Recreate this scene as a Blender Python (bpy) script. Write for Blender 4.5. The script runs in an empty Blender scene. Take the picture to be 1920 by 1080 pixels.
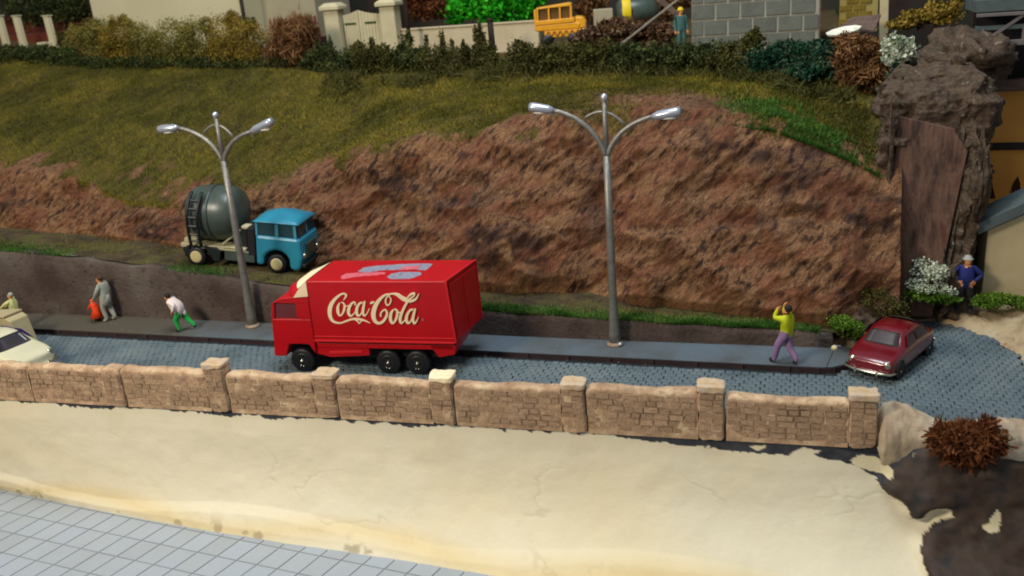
import bpy, math, random
import numpy as np
from mathutils import Vector, Matrix

random.seed(7); RNG = np.random.default_rng(7)
scene = bpy.context.scene
COL = scene.collection
rad = math.radians

# ------------------------------------------------------------------ camera
FPX, CAM_H, PITCH, ROLL, YAW = 1700.0, 10.8, rad(19.0), rad(4.7), rad(18.573)
_fh = np.array([-math.sin(YAW), math.cos(YAW), 0.0])
R0 = np.array([math.cos(YAW), math.sin(YAW), 0.0])
F0 = _fh*math.cos(PITCH) + np.array([0, 0, -math.sin(PITCH)])
U0 = _fh*math.sin(PITCH) + np.array([0, 0, math.cos(PITCH)])
CAMP = np.array([0, 0, CAM_H])
def ray(px, py):
    u = (px-960)/FPX; v = -(py-540)/FPX
    return F0 + (u*math.cos(ROLL)+v*math.sin(ROLL))*R0 + (-u*math.sin(ROLL)+v*math.cos(ROLL))*U0
def PZ(px, py, z):                 # measured point on a level plane
    r = ray(px, py); return CAMP + (z-CAM_H)/r[2]*r
def PY(px, py, y):                 # measured point on an upright plane
    r = ray(px, py); return CAMP + y/r[1]*r

cam_d = bpy.data.cameras.new('camera'); cam = bpy.data.objects.new('camera', cam_d); COL.objects.link(cam)
xc = math.cos(ROLL)*R0 - math.sin(ROLL)*U0; yc = math.sin(ROLL)*R0 + math.cos(ROLL)*U0
m = Matrix.Identity(4)
for i in range(3):
    m[i][0], m[i][1], m[i][2], m[i][3] = xc[i], yc[i], -F0[i], CAMP[i]
cam.matrix_world = m
cam_d.sensor_width = 36; cam_d.lens = 36*FPX/1920; cam_d.clip_end = 300; cam_d.clip_start = .1
cam_d.dof.use_dof = True; cam_d.dof.focus_distance = 25.5; cam_d.dof.aperture_fstop = .32
scene.camera = cam
scene.cycles.pixel_filter_type = 'BLACKMAN_HARRIS'
scene.cycles.filter_width = 1.9
scene.cycles.max_bounces = 6; scene.cycles.diffuse_bounces = 3; scene.cycles.glossy_bounces = 3
scene.cycles.transparent_max_bounces = 6

# ------------------------------------------------------------------ room light
w = bpy.data.worlds.new("World"); scene.world = w; w.use_nodes = True
bg = w.node_tree.nodes['Background']; bg.inputs[0].default_value = (.80, .86, 1.0, 1); bg.inputs[1].default_value = .26
def area(name, loc, target, size, power, col):
    d = bpy.data.lights.new(name, 'AREA'); d.shape = 'DISK'; d.size = size; d.energy = power; d.color = col
    o = bpy.data.objects.new(name, d); COL.objects.link(o); o.location = loc
    o.rotation_euler = (Vector(target)-Vector(loc)).to_track_quat('-Z', 'Y').to_euler(); return o
area('warm_room_lamp', (-27, -7, 27), (-12, 24, 1), 9.0, 13000, (1.0, .88, .72))
area('cool_ceiling_lamp', (-6, 22, 44), (-9, 27, 2), 20.0, 15500, (.82, .91, 1.0))
scene.view_settings.view_transform = 'Standard'; scene.view_settings.look = 'None'
scene.view_settings.exposure = 0.0; scene.view_settings.gamma = 1

# ------------------------------------------------------------------ helpers
def tag(o, label=None, cat=None, group=None, kind=None):
    if label: o['label'] = label
    if cat: o['category'] = cat
    if group: o['group'] = group
    if kind: o['kind'] = kind
    return o
def thing(name, label, cat, loc=(0, 0, 0), rz=0, group=None, rot=None):
    o = bpy.data.objects.new(name, None); COL.objects.link(o); o.empty_display_size = .2
    o.location = loc; o.rotation_euler = rot if rot else (0, 0, rz)
    return tag(o, label, cat, group)

class MB:
    def __init__(s): s.v = []; s.f = []; s.mi = []
    def add(s, v, f, mi=0):
        n = len(s.v); s.v += [tuple(map(float, p)) for p in v]; s.f += [tuple(i+n for i in q) for q in f]; s.mi += [mi]*len(f); return s
    def box(s, x0, x1, y0, y1, z0, z1, mi=0):
        return s.add([(x0,y0,z0),(x1,y0,z0),(x1,y1,z0),(x0,y1,z0),(x0,y0,z1),(x1,y0,z1),(x1,y1,z1),(x0,y1,z1)],
            [(0,3,2,1),(4,5,6,7),(0,1,5,4),(1,2,6,5),(2,3,7,6),(3,0,4,7)], mi)
    def bar(s, p, q, a, b=None, mi=0):     # rectangular bar from p to q
        b = b or a; p = Vector(p); q = Vector(q); d = (q-p).normalized()
        up = Vector((0,0,1)) if abs(d.z) < .9 else Vector((0,1,0))
        u = d.cross(up).normalized()*a/2; w_ = d.cross(u).normalized()*b/2
        vs = [p-u-w_, p+u-w_, p+u+w_, p-u+w_, q-u-w_, q+u-w_, q+u+w_, q-u+w_]
        return s.add(vs, [(0,1,2,3),(7,6,5,4),(0,4,5,1),(1,5,6,2),(2,6,7,3),(3,7,4,0)], mi)
    def tube(s, pts, rs, n=10, mi=0, cap=True, flat=1.0):
        pts = [Vector(p) for p in pts]
        if not hasattr(rs, '__len__'): rs = [rs]*len(pts)
        vs = []; prev = None
        for i, p in enumerate(pts):
            d = (pts[min(i+1, len(pts)-1)]-pts[max(i-1, 0)]).normalized()
            if prev is None:
                up = Vector((0,0,1)) if abs(d.z) < .9 else Vector((1,0,0)); u = d.cross(up).normalized()
            else: u = (prev - d*prev.dot(d)).normalized()
            prev = u; w_ = d.cross(u)
            for k in range(n):
                a = 2*math.pi*k/n; vs.append(p + (u*math.cos(a)+w_*math.sin(a)*flat)*rs[i])
        fs = [(i*n+k, i*n+(k+1)%n, (i+1)*n+(k+1)%n, (i+1)*n+k) for i in range(len(pts)-1) for k in range(n)]
        if cap: fs += [tuple(range(n))[::-1], tuple((len(pts)-1)*n+k for k in range(n))]
        return s.add(vs, fs, mi)
    def lathe(s, prof, o=(0,0,0), axis='z', n=20, mi=0):   # prof: (r, h)
        vs = []
        for r, h in prof:
            for k in range(n):
                a = 2*math.pi*k/n; c, d = r*math.cos(a), r*math.sin(a)
                p = {'z': (c, d, h), 'x': (h, c, d), 'y': (c, h, d)}[axis]
                vs.append((p[0]+o[0], p[1]+o[1], p[2]+o[2]))
        fs = [(i*n+k, i*n+(k+1)%n, (i+1)*n+(k+1)%n, (i+1)*n+k) for i in range(len(prof)-1) for k in range(n)]
        fs += [tuple(range(n))[::-1], tuple((len(prof)-1)*n+k for k in range(n))]
        return s.add(vs, fs, mi)
    def ball(s, c, r, n=10, m_=7, mi=0):
        if not hasattr(r, '__len__'): r = (r, r, r)
        prof = [(math.sin(math.pi*(i+.02)/(m_+.04)), -math.cos(math.pi*(i+.02)/(m_+.04))) for i in range(m_+1)]
        vs = []
        for q, h in prof:
            for k in range(n):
                a = 2*math.pi*k/n; vs.append((c[0]+r[0]*q*math.cos(a), c[1]+r[1]*q*math.sin(a), c[2]+r[2]*h))
        fs = [(i*n+k, i*n+(k+1)%n, (i+1)*n+(k+1)%n, (i+1)*n+k) for i in range(m_) for k in range(n)]
        fs += [tuple(range(n))[::-1], tuple(m_*n+k for k in range(n))]
        return s.add(vs, fs, mi)
    def prism(s, poly, y0, y1, mi=0):      # poly of (x, z) between two y
        n = len(poly)
        vs = [(p[0], y0, p[1]) for p in poly] + [(p[0], y1, p[1]) for p in poly]
        fs = [tuple(range(n)), tuple(range(2*n-1, n-1, -1))] + [(i, i+n, (i+1)%n+n, (i+1)%n) for i in range(n)]
        return s.add(vs, fs, mi)
    def prism_z(s, poly, z0, z1, mi=0):
        n = len(poly)
        vs = [(p[0], p[1], z0) for p in poly] + [(p[0], p[1], z1) for p in poly]
        fs = [tuple(range(n))[::-1], tuple(range(n, 2*n))] + [(i, (i+1)%n, (i+1)%n+n, i+n) for i in range(n)]
        return s.add(vs, fs, mi)
    def build(s, name, mats, parent=None, smooth=False, bevel=0, sub=0, loc=None):
        me = bpy.data.meshes.new(name); me.from_pydata(s.v, [], s.f)
        for mm in (mats if isinstance(mats, (list, tuple)) else [mats]): me.materials.append(mm)
        me.polygons.foreach_set('material_index', s.mi)
        if smooth: me.polygons.foreach_set('use_smooth', [True]*len(s.f))
        me.update()
        return link(name, me, parent, bevel, sub, loc, smooth)
def link(name, me, parent=None, bevel=0, sub=0, loc=None, smooth=False):
    o = bpy.data.objects.new(name, me); COL.objects.link(o)
    if parent: o.parent = parent
    if loc is not None: o.location = loc
    if bevel:
        b = o.modifiers.new('bevel', 'BEVEL'); b.width = bevel; b.segments = 2; b.limit_method = 'ANGLE'; b.angle_limit = rad(40)
        if smooth: b.harden_normals = False
    if sub:
        q = o.modifiers.new('sub', 'SUBSURF'); q.levels = sub; q.render_levels = sub
    return o
def np_mesh(name, V, Fq, mats, smooth=False, attrs=None, parent=None):
    """V (n,3); Fq (m,k) int array; attrs: {name: (domain, float array)}"""
    me = bpy.data.meshes.new(name); k = Fq.shape[1]
    me.vertices.add(len(V)); me.vertices.foreach_set('co', np.ascontiguousarray(V, dtype=np.float32).ravel())
    me.loops.add(Fq.size); me.loops.foreach_set('vertex_index', np.ascontiguousarray(Fq, dtype=np.int32).ravel())
    me.polygons.add(len(Fq)); me.polygons.foreach_set('loop_start', np.arange(0, Fq.size, k, dtype=np.int32))
    me.polygons.foreach_set('loop_total', np.full(len(Fq), k, dtype=np.int32))
    if smooth: me.polygons.foreach_set('use_smooth', np.ones(len(Fq), bool))
    for mm in (mats if isinstance(mats, (list, tuple)) else [mats]): me.materials.append(mm)
    for an, (dom, arr) in (attrs or {}).items():
        a = me.attributes.new(an, 'FLOAT', dom); a.data.foreach_set('value', np.asarray(arr, dtype=np.float32))
    me.update(calc_edges=True); me.validate()
    o = bpy.data.objects.new(name, me); COL.objects.link(o)
    if parent: o.parent = parent
    return o
def grid_faces(nu, nv):
    i, j = np.meshgrid(np.arange(nu-1), np.arange(nv-1), indexing='ij'); a = (i*nv+j).ravel()
    return np.stack([a, a+nv, a+nv+1, a+1], 1)

def _h(i, j, k):
    n = (i*374761393 + j*668265263 + k*2147483647 + 1013904223) & 0xffffffff
    n = ((n ^ (n >> 13))*1274126177) & 0xffffffff
    n = ((n ^ (n >> 16))*2246822519) & 0xffffffff
    return ((n ^ (n >> 15)) & 0xffffff)/float(0xffffff)*2-1
def vnoise(x, y, z):
    x, y, z = np.broadcast_arrays(np.asarray(x, float), np.asarray(y, float), np.asarray(z, float))
    i, j, k = np.floor(x).astype(np.int64), np.floor(y).astype(np.int64), np.floor(z).astype(np.int64)
    fx, fy, fz = x-i, y-j, z-k; fx, fy, fz = [t*t*(3-2*t) for t in (fx, fy, fz)]
    r = 0
    for a in (0, 1):
        for b in (0, 1):
            for c in (0, 1):
                r = r + _h(i+a, j+b, k+c)*(fx if a else 1-fx)*(fy if b else 1-fy)*(fz if c else 1-fz)
    return r
def fbm(x, y, z, oct=4, lac=2.1, g=.5):
    s = 0; a = 1
    for o in range(oct):
        s = s + a*vnoise(x+o*17.3, y-o*9.1, z+o*5.7); x, y, z = x*lac, y*lac, z*lac; a *= g
    return s
def interp(tab, x, c):
    xs = [t[0] for t in tab]; return np.interp(x, xs, [t[c] for t in tab])

def bez(p0, p1, p2, n=12): return [((1-t)**2*Vector(p0)+2*t*(1-t)*Vector(p1)+t*t*Vector(p2)) for t in [i/n for i in range(n+1)]]

# ------------------------------------------------------------------ materials
def srgb(r, g, b):
    return tuple(((c/255)/12.92 if c/255 <= .04045 else ((c/255+.055)/1.055)**2.4) for c in (r, g, b)) + (1,)
def mat(name, cols, scale=3, rough=.7, metal=0, bump=0, bscale=None, stretch=None, rotate=None, detail=6, spec=.3,
        tint=None, speck=None, objrand=0, contrast=(.3, .7), mask=None, coat=0, mud=None, bdist=.05, xmix=None):
    """cols: list of linear RGB tuples along a noise ramp"""
    M = bpy.data.materials.new(name); M.use_nodes = True; N = M.node_tree.nodes; L = M.node_tree.links
    B = N['Principled BSDF']; B.inputs['Roughness'].default_value = rough; B.inputs['Metallic'].default_value = metal
    B.inputs['Specular IOR Level'].default_value = spec
    if coat: B.inputs['Coat Weight'].default_value = coat; B.inputs['Coat Roughness'].default_value = .12
    tc = N.new('ShaderNodeTexCoord'); mp = N.new('ShaderNodeMapping'); L.new(tc.outputs['Object'], mp.inputs[0])
    if stretch: mp.inputs['Scale'].default_value = stretch
    if rotate:
        mr_ = N.new('ShaderNodeMapping'); mr_.inputs['Rotation'].default_value = rotate; L.new(tc.outputs['Object'], mr_.inputs[0]); L.new(mr_.outputs[0], mp.inputs[0])
    if objrand:
        oi = N.new('ShaderNodeObjectInfo'); cm = N.new('ShaderNodeVectorMath'); cm.operation = 'SCALE'
        cm.inputs[0].default_value = (31, 17, 23); L.new(oi.outputs['Random'], cm.inputs['Scale']); L.new(cm.outputs[0], mp.inputs['Location'])
    nz = N.new('ShaderNodeTexNoise'); nz.inputs['Scale'].default_value = scale; nz.inputs['Detail'].default_value = detail
    nz.inputs['Roughness'].default_value = .62; L.new(mp.outputs[0], nz.inputs['Vector'])
    def ramp(cs, lo, hi):
        r = N.new('ShaderNodeValToRGB'); e = r.color_ramp.elements
        while len(e) < len(cs): e.new(.5)
        for i, c in enumerate(cs):
            e[i].position = lo+(hi-lo)*i/max(1, len(cs)-1); e[i].color = tuple(c[:3])+(1,)
        return r
    cols = [c for c in cols]
    if len(cols) == 1: cols = [tuple(c*.9 for c in cols[0][:3]), tuple(c*1.1 for c in cols[0][:3])]
    r = ramp(cols, *contrast); L.new(nz.outputs['Fac'], r.inputs[0]); out = r.outputs[0]
    def mix(a, b, fac, mode='MIX'):
        x = N.new('ShaderNodeMix'); x.data_type = 'RGBA'; x.blend_type = mode
        for s_, v_ in (('A', a), ('B', b)):
            i = [q for q in x.inputs if q.name == s_ and q.type == 'RGBA'][0]
            if isinstance(v_, tuple): i.default_value = tuple(v_[:3])+(1,)
            else: L.new(v_, i)
        if isinstance(fac, (int, float)): x.inputs[0].default_value = fac
        else: L.new(fac, x.inputs[0])
        return [q for q in x.outputs if q.type == 'RGBA'][0]
    if tint:     # per-leaf colour: tint = list of colours along the 'tint' attribute
        at = N.new('ShaderNodeAttribute'); at.attribute_name = 'tint'
        r2 = ramp(tint, 0, 1); L.new(at.outputs['Fac'], r2.inputs[0]); out = mix(out, r2.outputs[0], .6)
    if speck:    # (colour, scale, threshold, strength)
        n2 = N.new('ShaderNodeTexNoise'); n2.inputs['Scale'].default_value = speck[1]; n2.inputs['Detail'].default_value = 3
        L.new(mp.outputs[0], n2.inputs['Vector'])
        mr = N.new('ShaderNodeMapRange'); mr.inputs[1].default_value = speck[2]; mr.inputs[2].default_value = speck[2]+.08
        mr.inputs[4].default_value = speck[3]; L.new(n2.outputs['Fac'], mr.inputs[0]); out = mix(out, speck[0], mr.outputs[0])
    if mask:     # list of (attribute, colour or colour list, noise scale)
        for an, cs, sc in mask:
            at = N.new('ShaderNodeAttribute'); at.attribute_name = an
            if isinstance(cs, list):
                n3 = N.new('ShaderNodeTexNoise'); n3.inputs['Scale'].default_value = sc; n3.inputs['Detail'].default_value = 6
                L.new(mp.outputs[0], n3.inputs['Vector']); r3 = ramp(cs, .32, .68); L.new(n3.outputs['Fac'], r3.inputs[0]); c3 = r3.outputs[0]
            else: c3 = cs
            out = mix(out, c3, at.outputs['Fac'])
    if xmix:     # a second paint that takes over along the length: (colour, x where full, x where gone, noise amount)
        sx_ = N.new('ShaderNodeSeparateXYZ'); L.new(tc.outputs['Object'], sx_.inputs[0]); m2 = N.new('ShaderNodeMapRange'); m2.inputs[1].default_value = xmix[2]; m2.inputs[2].default_value = xmix[1]
        ad = N.new('ShaderNodeMath'); ad.operation = 'MULTIPLY_ADD'; ad.inputs[1].default_value = xmix[3]; L.new(nz.outputs['Fac'], ad.inputs[0]); L.new(sx_.outputs['X'], ad.inputs[2]); L.new(ad.outputs[0], m2.inputs[0]); out = mix(out, xmix[0], m2.outputs[0])
    if objrand:
        hs = N.new('ShaderNodeHueSaturation'); ma = N.new('ShaderNodeMapRange')
        ma.inputs[3].default_value = 1-objrand; ma.inputs[4].default_value = 1+objrand
        L.new(oi.outputs['Random'], ma.inputs[0]); L.new(ma.outputs[0], hs.inputs['Value']); L.new(out, hs.inputs['Color']); out = hs.outputs[0]
    L.new(out, B.inputs['Base Color'])
    if bump:
        n4 = N.new('ShaderNodeTexNoise'); n4.inputs['Scale'].default_value = bscale or scale*4; n4.inputs['Detail'].default_value = 6
        n4.inputs['Roughness'].default_value = .6
        L.new(mp.outputs[0], n4.inputs['Vector']); bp = N.new('ShaderNodeBump'); bp.inputs['Strength'].default_value = bump
        bp.inputs['Distance'].default_value = bdist; L.new(n4.outputs['Fac'], bp.inputs['Height']); L.new(bp.outputs[0], B.inputs['Normal'])
    return M
S = srgb
M = {}
M['road'] = mat('road_paint', [S(62,74,80), S(88,100,106), S(104,114,118)], 1.3, .55, bump=.4, bscale=30, speck=(S(150,156,150), 26, .66, .5))
M['cobble'] = mat('cobble_paint', [S(74,88,92), S(94,108,112), S(114,124,124)], .5, .6, bump=.6, bscale=26, speck=(S(160,160,150), 22, .68, .45), spec=.4)
M['joint'] = mat('road_joint', [S(24,28,30), S(40,46,48)], 4, .9)
M['pave'] = mat('pavement_paint', [S(80,84,84), S(88,96,100), S(92,104,112)], .5, .6, xmix=(S(84,78,66), -19.5, -14.5, 4.0), bump=.35, bscale=14, contrast=(.36,.62), speck=(S(128,132,128), 18, .66, .4))
M['kerb'] = mat('kerb_stone', [S(44,32,36), S(64,48,50)], 3, .8, bump=.5, bscale=12)
M['wallcard'] = mat('retaining_wall_paint', [S(66,52,46), S(84,72,64), S(100,90,80)], .5, .85, bump=.7, bscale=9, contrast=(.35,.68), speck=(S(46,36,32), 5, .6, .5), bdist=.08)
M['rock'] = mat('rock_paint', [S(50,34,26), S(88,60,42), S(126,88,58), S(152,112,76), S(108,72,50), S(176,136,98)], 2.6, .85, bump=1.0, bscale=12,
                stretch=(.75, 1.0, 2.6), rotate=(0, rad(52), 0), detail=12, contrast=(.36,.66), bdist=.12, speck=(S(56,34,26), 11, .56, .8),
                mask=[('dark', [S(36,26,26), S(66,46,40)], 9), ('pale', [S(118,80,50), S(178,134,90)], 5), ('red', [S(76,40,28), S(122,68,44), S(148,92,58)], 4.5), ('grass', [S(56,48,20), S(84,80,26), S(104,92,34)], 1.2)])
M['path'] = mat('ledge_soil', [S(50,42,28), S(74,62,40), S(84,82,38)], 1.0, .95, bump=.9, bscale=9, contrast=(.34,.66), speck=(S(110,84,56), 3.2, .6, .5))
M['grass'] = mat('grass_fibre', [S(78,74,22), S(114,106,34), S(134,118,44)], .7, .9, tint=[S(52,62,26), S(118,112,36), S(160,142,58)], spec=.1, contrast=(.36,.62))
M['fringe'] = mat('bright_grass', [S(40,84,28), S(74,112,44)], 1.2, .9, tint=[S(30,62,26), S(80,126,48), S(142,160,90)], spec=.1)
M['plaster'] = mat('cream_plaster', [S(218,209,178), S(223,214,185), S(220,210,178)], .35, .62, bump=.25, bscale=7.0, bdist=.03, spec=.25, speck=(S(200,186,146), 16, .62, .22),
                   mask=[('yellow', [S(212,190,138), S(220,200,150)], 1.4), ('dirt', S(120,104,68), 1), ('dark', [S(44,46,52), S(66,68,72)], 5), ('brown', [S(52,40,34), S(70,56,46), S(46,44,42)], 2.2), ('chip', S(222,210,170), 1)])
M['tile'] = mat('tile_paint', [S(150,156,158), S(158,166,172), S(156,166,180)], .1, .42, objrand=.015, bump=.12, bscale=5, spec=.35)
M['grout'] = mat('tile_joint', [S(128,128,128), S(146,146,146)], 2, .8)
M['stone'] = mat('wall_stone', [S(154,124,96), S(184,150,118), S(206,178,144)], 3.2, .85, bump=.9, bscale=11, objrand=.16, bdist=.06, speck=(S(214,188,146), 6, .58, .6))
M['mortar'] = mat('wall_mortar', [S(152,122,94), S(188,156,122), S(214,190,152)], 2.2, .9, objrand=.07, speck=(S(112,88,66), 7, .6, .45), bump=.9, bscale=8, bdist=.05)
M['coping'] = mat('coping_stone', [S(168,138,104), S(200,172,134), S(194,178,156)], 2.2, .85, bump=.8, bscale=9)
M['steel'] = mat('lamp_steel', [S(120,116,106), S(148,146,136)], 5, .42, metal=.55, bump=.25, bscale=22, spec=.5)
M['lantern'] = mat('lantern_silver', [S(172,176,184), S(200,204,210)], 4, .3, metal=.6, spec=.6)
M['glue'] = mat('brown_glue', [S(120,100,80), S(160,140,116)], 5, .5)
M['red'] = mat('red_plastic', [S(172,5,16), S(190,8,22)], 1.0, .38, spec=.45, bump=.06, bscale=40)
M['red2'] = mat('red_moulding', [S(200,20,30), S(214,32,38)], 1.0, .4, spec=.45)
M['cream'] = mat('cream_print', [S(236,214,170), S(244,226,186)], 2, .55)
M['white'] = mat('white_paint', [S(222,218,196), S(238,234,214)], 2, .5)
M['greyprint'] = mat('grey_print', [S(112,112,128), S(146,146,160), S(108,96,108)], 6, .5)
M['pinkprint'] = mat('pink_print', [S(196,70,84), S(212,120,126)], 8, .5)
M['black'] = mat('black_rubber', [S(18,18,20), S(30,30,32)], 4, .45, spec=.4)
M['chassis'] = mat('dark_chassis', [S(22,18,20), S(34,30,30)], 3, .6)
M['chrome'] = mat('chrome', [S(190,186,160), S(220,216,190)], 4, .22, metal=.9, spec=.6)
M['blue'] = mat('blue_enamel', [S(34,124,150), S(44,140,164)], 1.2, .35, spec=.5, bump=.08, bscale=14)
M['blue2'] = mat('blue_frame', [S(60,134,156), S(80,150,170)], 1.2, .4)
M['greyplastic'] = mat('grey_green_plastic', [S(58,68,60), S(70,82,74)], 1.4, .34, spec=.5, bump=.08, bscale=10)
M['creamplastic'] = mat('cream_plastic', [S(170,164,128), S(190,184,146)], 2, .5)
M['hub'] = mat('hub_cream', [S(192,176,124), S(206,192,142)], 3, .5)
M['drumdark'] = mat('dark_plastic', [S(22,28,26), S(34,40,38)], 3, .45)
M['maroon'] = mat('maroon_enamel', [S(98,3,16), S(112,6,22)], 1.2, .22, spec=.6, coat=.6)
M['tan'] = mat('cream_car', [S(198,194,160), S(212,206,174)], 1, .4)
M['indigo'] = mat('indigo_window', [S(60,40,130), S(74,54,150)], 2, .3)
def glass(name, c, rough=.12):
    m_ = mat(name, [c], 2, rough, spec=.35); return m_
M['glass'] = glass('dark_glass', S(58,54,58)); M['glass2'] = glass('red_tinted_glass', S(104,50,56), .25); M['glass3'] = glass('teal_glass', S(34,66,72)); M['glass4'] = glass('brown_glass', S(58,46,46), .42); M['glass5'] = glass('amber_window', S(104,74,30), .4)
M['skin'] = mat('skin', [S(206,140,84), S(222,156,98)], 6, .6)
M['hairdark'] = mat('dark_hair', [S(26,20,18), S(40,30,26)], 9, .7)
M['hairbrown'] = mat('brown_hair', [S(66,44,28), S(90,62,40)], 9, .7)
M['suit'] = mat('grey_cloth', [S(140,142,130), S(166,166,152)], 5, .8)
M['orange'] = mat('orange_red_cloth', [S(216,56,14), S(236,74,24)], 5, .7)
M['whitecloth'] = mat('white_cloth', [S(226,206,196), S(238,222,212)], 5, .8)
M['greencloth'] = mat('green_cloth', [S(24,146,56), S(40,170,70)], 5, .7)
M['lime'] = mat('lime_cloth', [S(176,186,20), S(198,204,36)], 4, .75)
M['lilac'] = mat('lilac_cloth', [S(134,102,142), S(160,128,166)], 4, .8)
M['navy'] = mat('blue_cloth', [S(18,28,84), S(34,46,110)], 4, .7)
M['darkcloth'] = mat('dark_cloth', [S(30,26,30), S(42,38,40)], 4, .8)
M['paleyellow'] = mat('pale_yellow_cloth', [S(186,186,110), S(206,206,140)], 4, .8)
M['teal'] = mat('teal_cloth', [S(54,92,88), S(80,116,108)], 4, .8)
M['yellow'] = mat('yellow_enamel', [S(222,150,20), S(238,170,34)], 2, .35, spec=.5)
M['yellow2'] = mat('yellow_band', [S(216,186,20), S(226,196,30)], 2, .5)
M['house'] = mat('house_render', [S(200,190,150), S(212,202,164)], .3, .8, bump=.2, bscale=10)
M['render2'] = mat('garage_render', [S(158,148,120), S(172,162,132)], .6, .8, bump=.2, bscale=10)
M['gatepaint'] = mat('gate_paint', [S(190,178,140), S(206,194,156)], 1.5, .7, bump=.2, bscale=10)
M['greenslot'] = mat('green_slot', [S(44,64,24), S(60,84,34)], 3, .7)
M['lowwall'] = mat('low_wall_render', [S(184,168,134), S(206,190,156)], .7, .8, bump=.3, bscale=8)
M['picket'] = mat('picket_red', [S(84,34,32), S(112,48,44)], 3, .8)
M['block'] = mat('breeze_block', [S(98,100,90), S(116,118,106)], 2, .85, objrand=.07, bump=.4, bscale=14)
M['blockmortar'] = mat('pale_mortar', [S(150,146,128), S(168,164,148)], 2, .85)
M['ochrebrick'] = mat('ochre_brick', [S(112,94,30), S(142,118,44)], 3, .85, objrand=.12)
M['ochremortar'] = mat('ochre_mortar', [S(150,134,70), S(170,154,92)], 3, .85)
M['dirtwood'] = mat('weathered_wood', [S(84,64,54), S(126,104,90)], 3, .85, stretch=(1, 1, 5), bump=.5, bscale=14)
M['graywood'] = mat('grey_plank', [S(124,116,100), S(154,146,128)], 3, .8)
M['plum'] = mat('plum_board', [S(56,42,34), S(90,66,54), S(112,84,68), S(92,58,48)], 1.3, .8, stretch=(2.2, 1, .6), bump=.9, bscale=5, contrast=(.34,.66), speck=(S(128,88,72), 1.6, .6, .45))
M['greyrock'] = mat('grey_brown_rock', [S(48,38,30), S(80,64,50), S(102,84,66), S(74,58,44), S(90,82,60)], 1.6, .85, bump=1, bscale=6, detail=10, bdist=.22, contrast=(.32,.68), speck=(S(150,136,116), 4, .64, .7))
M['darkrock'] = mat('dark_rock', [S(24,20,22), S(48,42,42), S(74,68,66)], 1.4, .85, bump=1, bscale=5, bdist=.15)
M['creamrock'] = mat('cream_rock', [S(160,138,112), S(186,166,136), S(196,182,156)], .9, .8, bump=.5, bscale=4, bdist=.08, contrast=(.34,.64), speck=(S(150,108,84), 2.2, .62, .5))
M['stonypath'] = mat('stony_path', [S(140,118,90), S(178,156,120), S(190,178,150)], 1.1, .85, bump=.9, bscale=5, bdist=.12, speck=(S(110,80,58), 3, .62, .6))
M['ochre'] = mat('ochre_board', [S(226,156,64), S(240,176,84)], .5, .7, speck=(S(104,66,30), 4, .68, .5))
M['darkbeam'] = mat('dark_beam', [S(44,36,36), S(62,52,50)], 2, .8)
M['girder'] = mat('girder_paint', [S(96,88,84), S(120,112,106)], 2, .7)
M['bridgeplate'] = mat('bridge_plate', [S(70,82,78), S(90,102,98)], 2, .7)
M['roofblue'] = mat('blue_grey_roof', [S(76,88,88), S(94,106,106)], 1.2, .6, bump=.2, bscale=12)
M['cottage'] = mat('cottage_render', [S(184,168,126), S(206,190,150)], .6, .8, bump=.2, bscale=8)
M['silhouette'] = mat('painted_dark_tree', [S(56,26,14), S(74,34,18)], 3, .8)
M['backdrop'] = mat('backdrop_paint', [S(30,24,22), S(58,44,38), S(52,54,44), S(82,52,42)], .35, .9, contrast=(.32,.68))
M['ground'] = mat('terrace_soil', [S(70,54,34), S(96,80,46), S(84,84,40)], .8, .95, bump=.8, bscale=6)
M['track'] = mat('rust_ballast', [S(92,34,26), S(118,54,36), S(88,60,40)], 1.5, .9, bump=.7, bscale=10)
M['trunk'] = mat('bark', [S(40,28,22), S(62,46,36)], 3, .9, bump=.6, bscale=12)
M['box'] = mat('beige_card', [S(166,152,112), S(184,170,130)], 1.5, .7)
def leafmat(name, a, b, c):
    return mat(name, [a, b], .9, .85, tint=[a, b, c], spec=.12)
M['lichen'] = leafmat('lichen_yellow_green', S(72,70,26), S(124,118,52), S(164,148,82))
M['lichen2'] = leafmat('lichen_ochre', S(76,66,22), S(138,116,44), S(176,146,62))
M['lf_dark'] = leafmat('dark_green_leaf', S(32,42,20), S(62,72,34), S(104,108,60))
M['lf_olive'] = leafmat('olive_leaf', S(44,42,18), S(76,76,34), S(104,96,52))
M['lf_pine'] = leafmat('bottle_green_leaf', S(14,40,26), S(30,70,46), S(92,110,84))
M['lf_brown'] = leafmat('brown_twig', S(70,44,28), S(120,84,50), S(160,120,78))
M['lf_rust'] = leafmat('rust_twig', S(48,24,12), S(92,50,24), S(128,80,46))
M['lf_bright'] = leafmat('bright_leaf', S(16,110,8), S(40,168,20), S(96,206,56))
M['lf_white'] = leafmat('white_flower', S(120,136,100), S(190,198,170), S(226,226,206))
M['lf_green'] = leafmat('green_tuft', S(44,74,16), S(84,116,32), S(120,146,60))
M['lf_heap'] = leafmat('debris', S(50,34,28), S(104,76,56), S(156,128,100))

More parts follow.
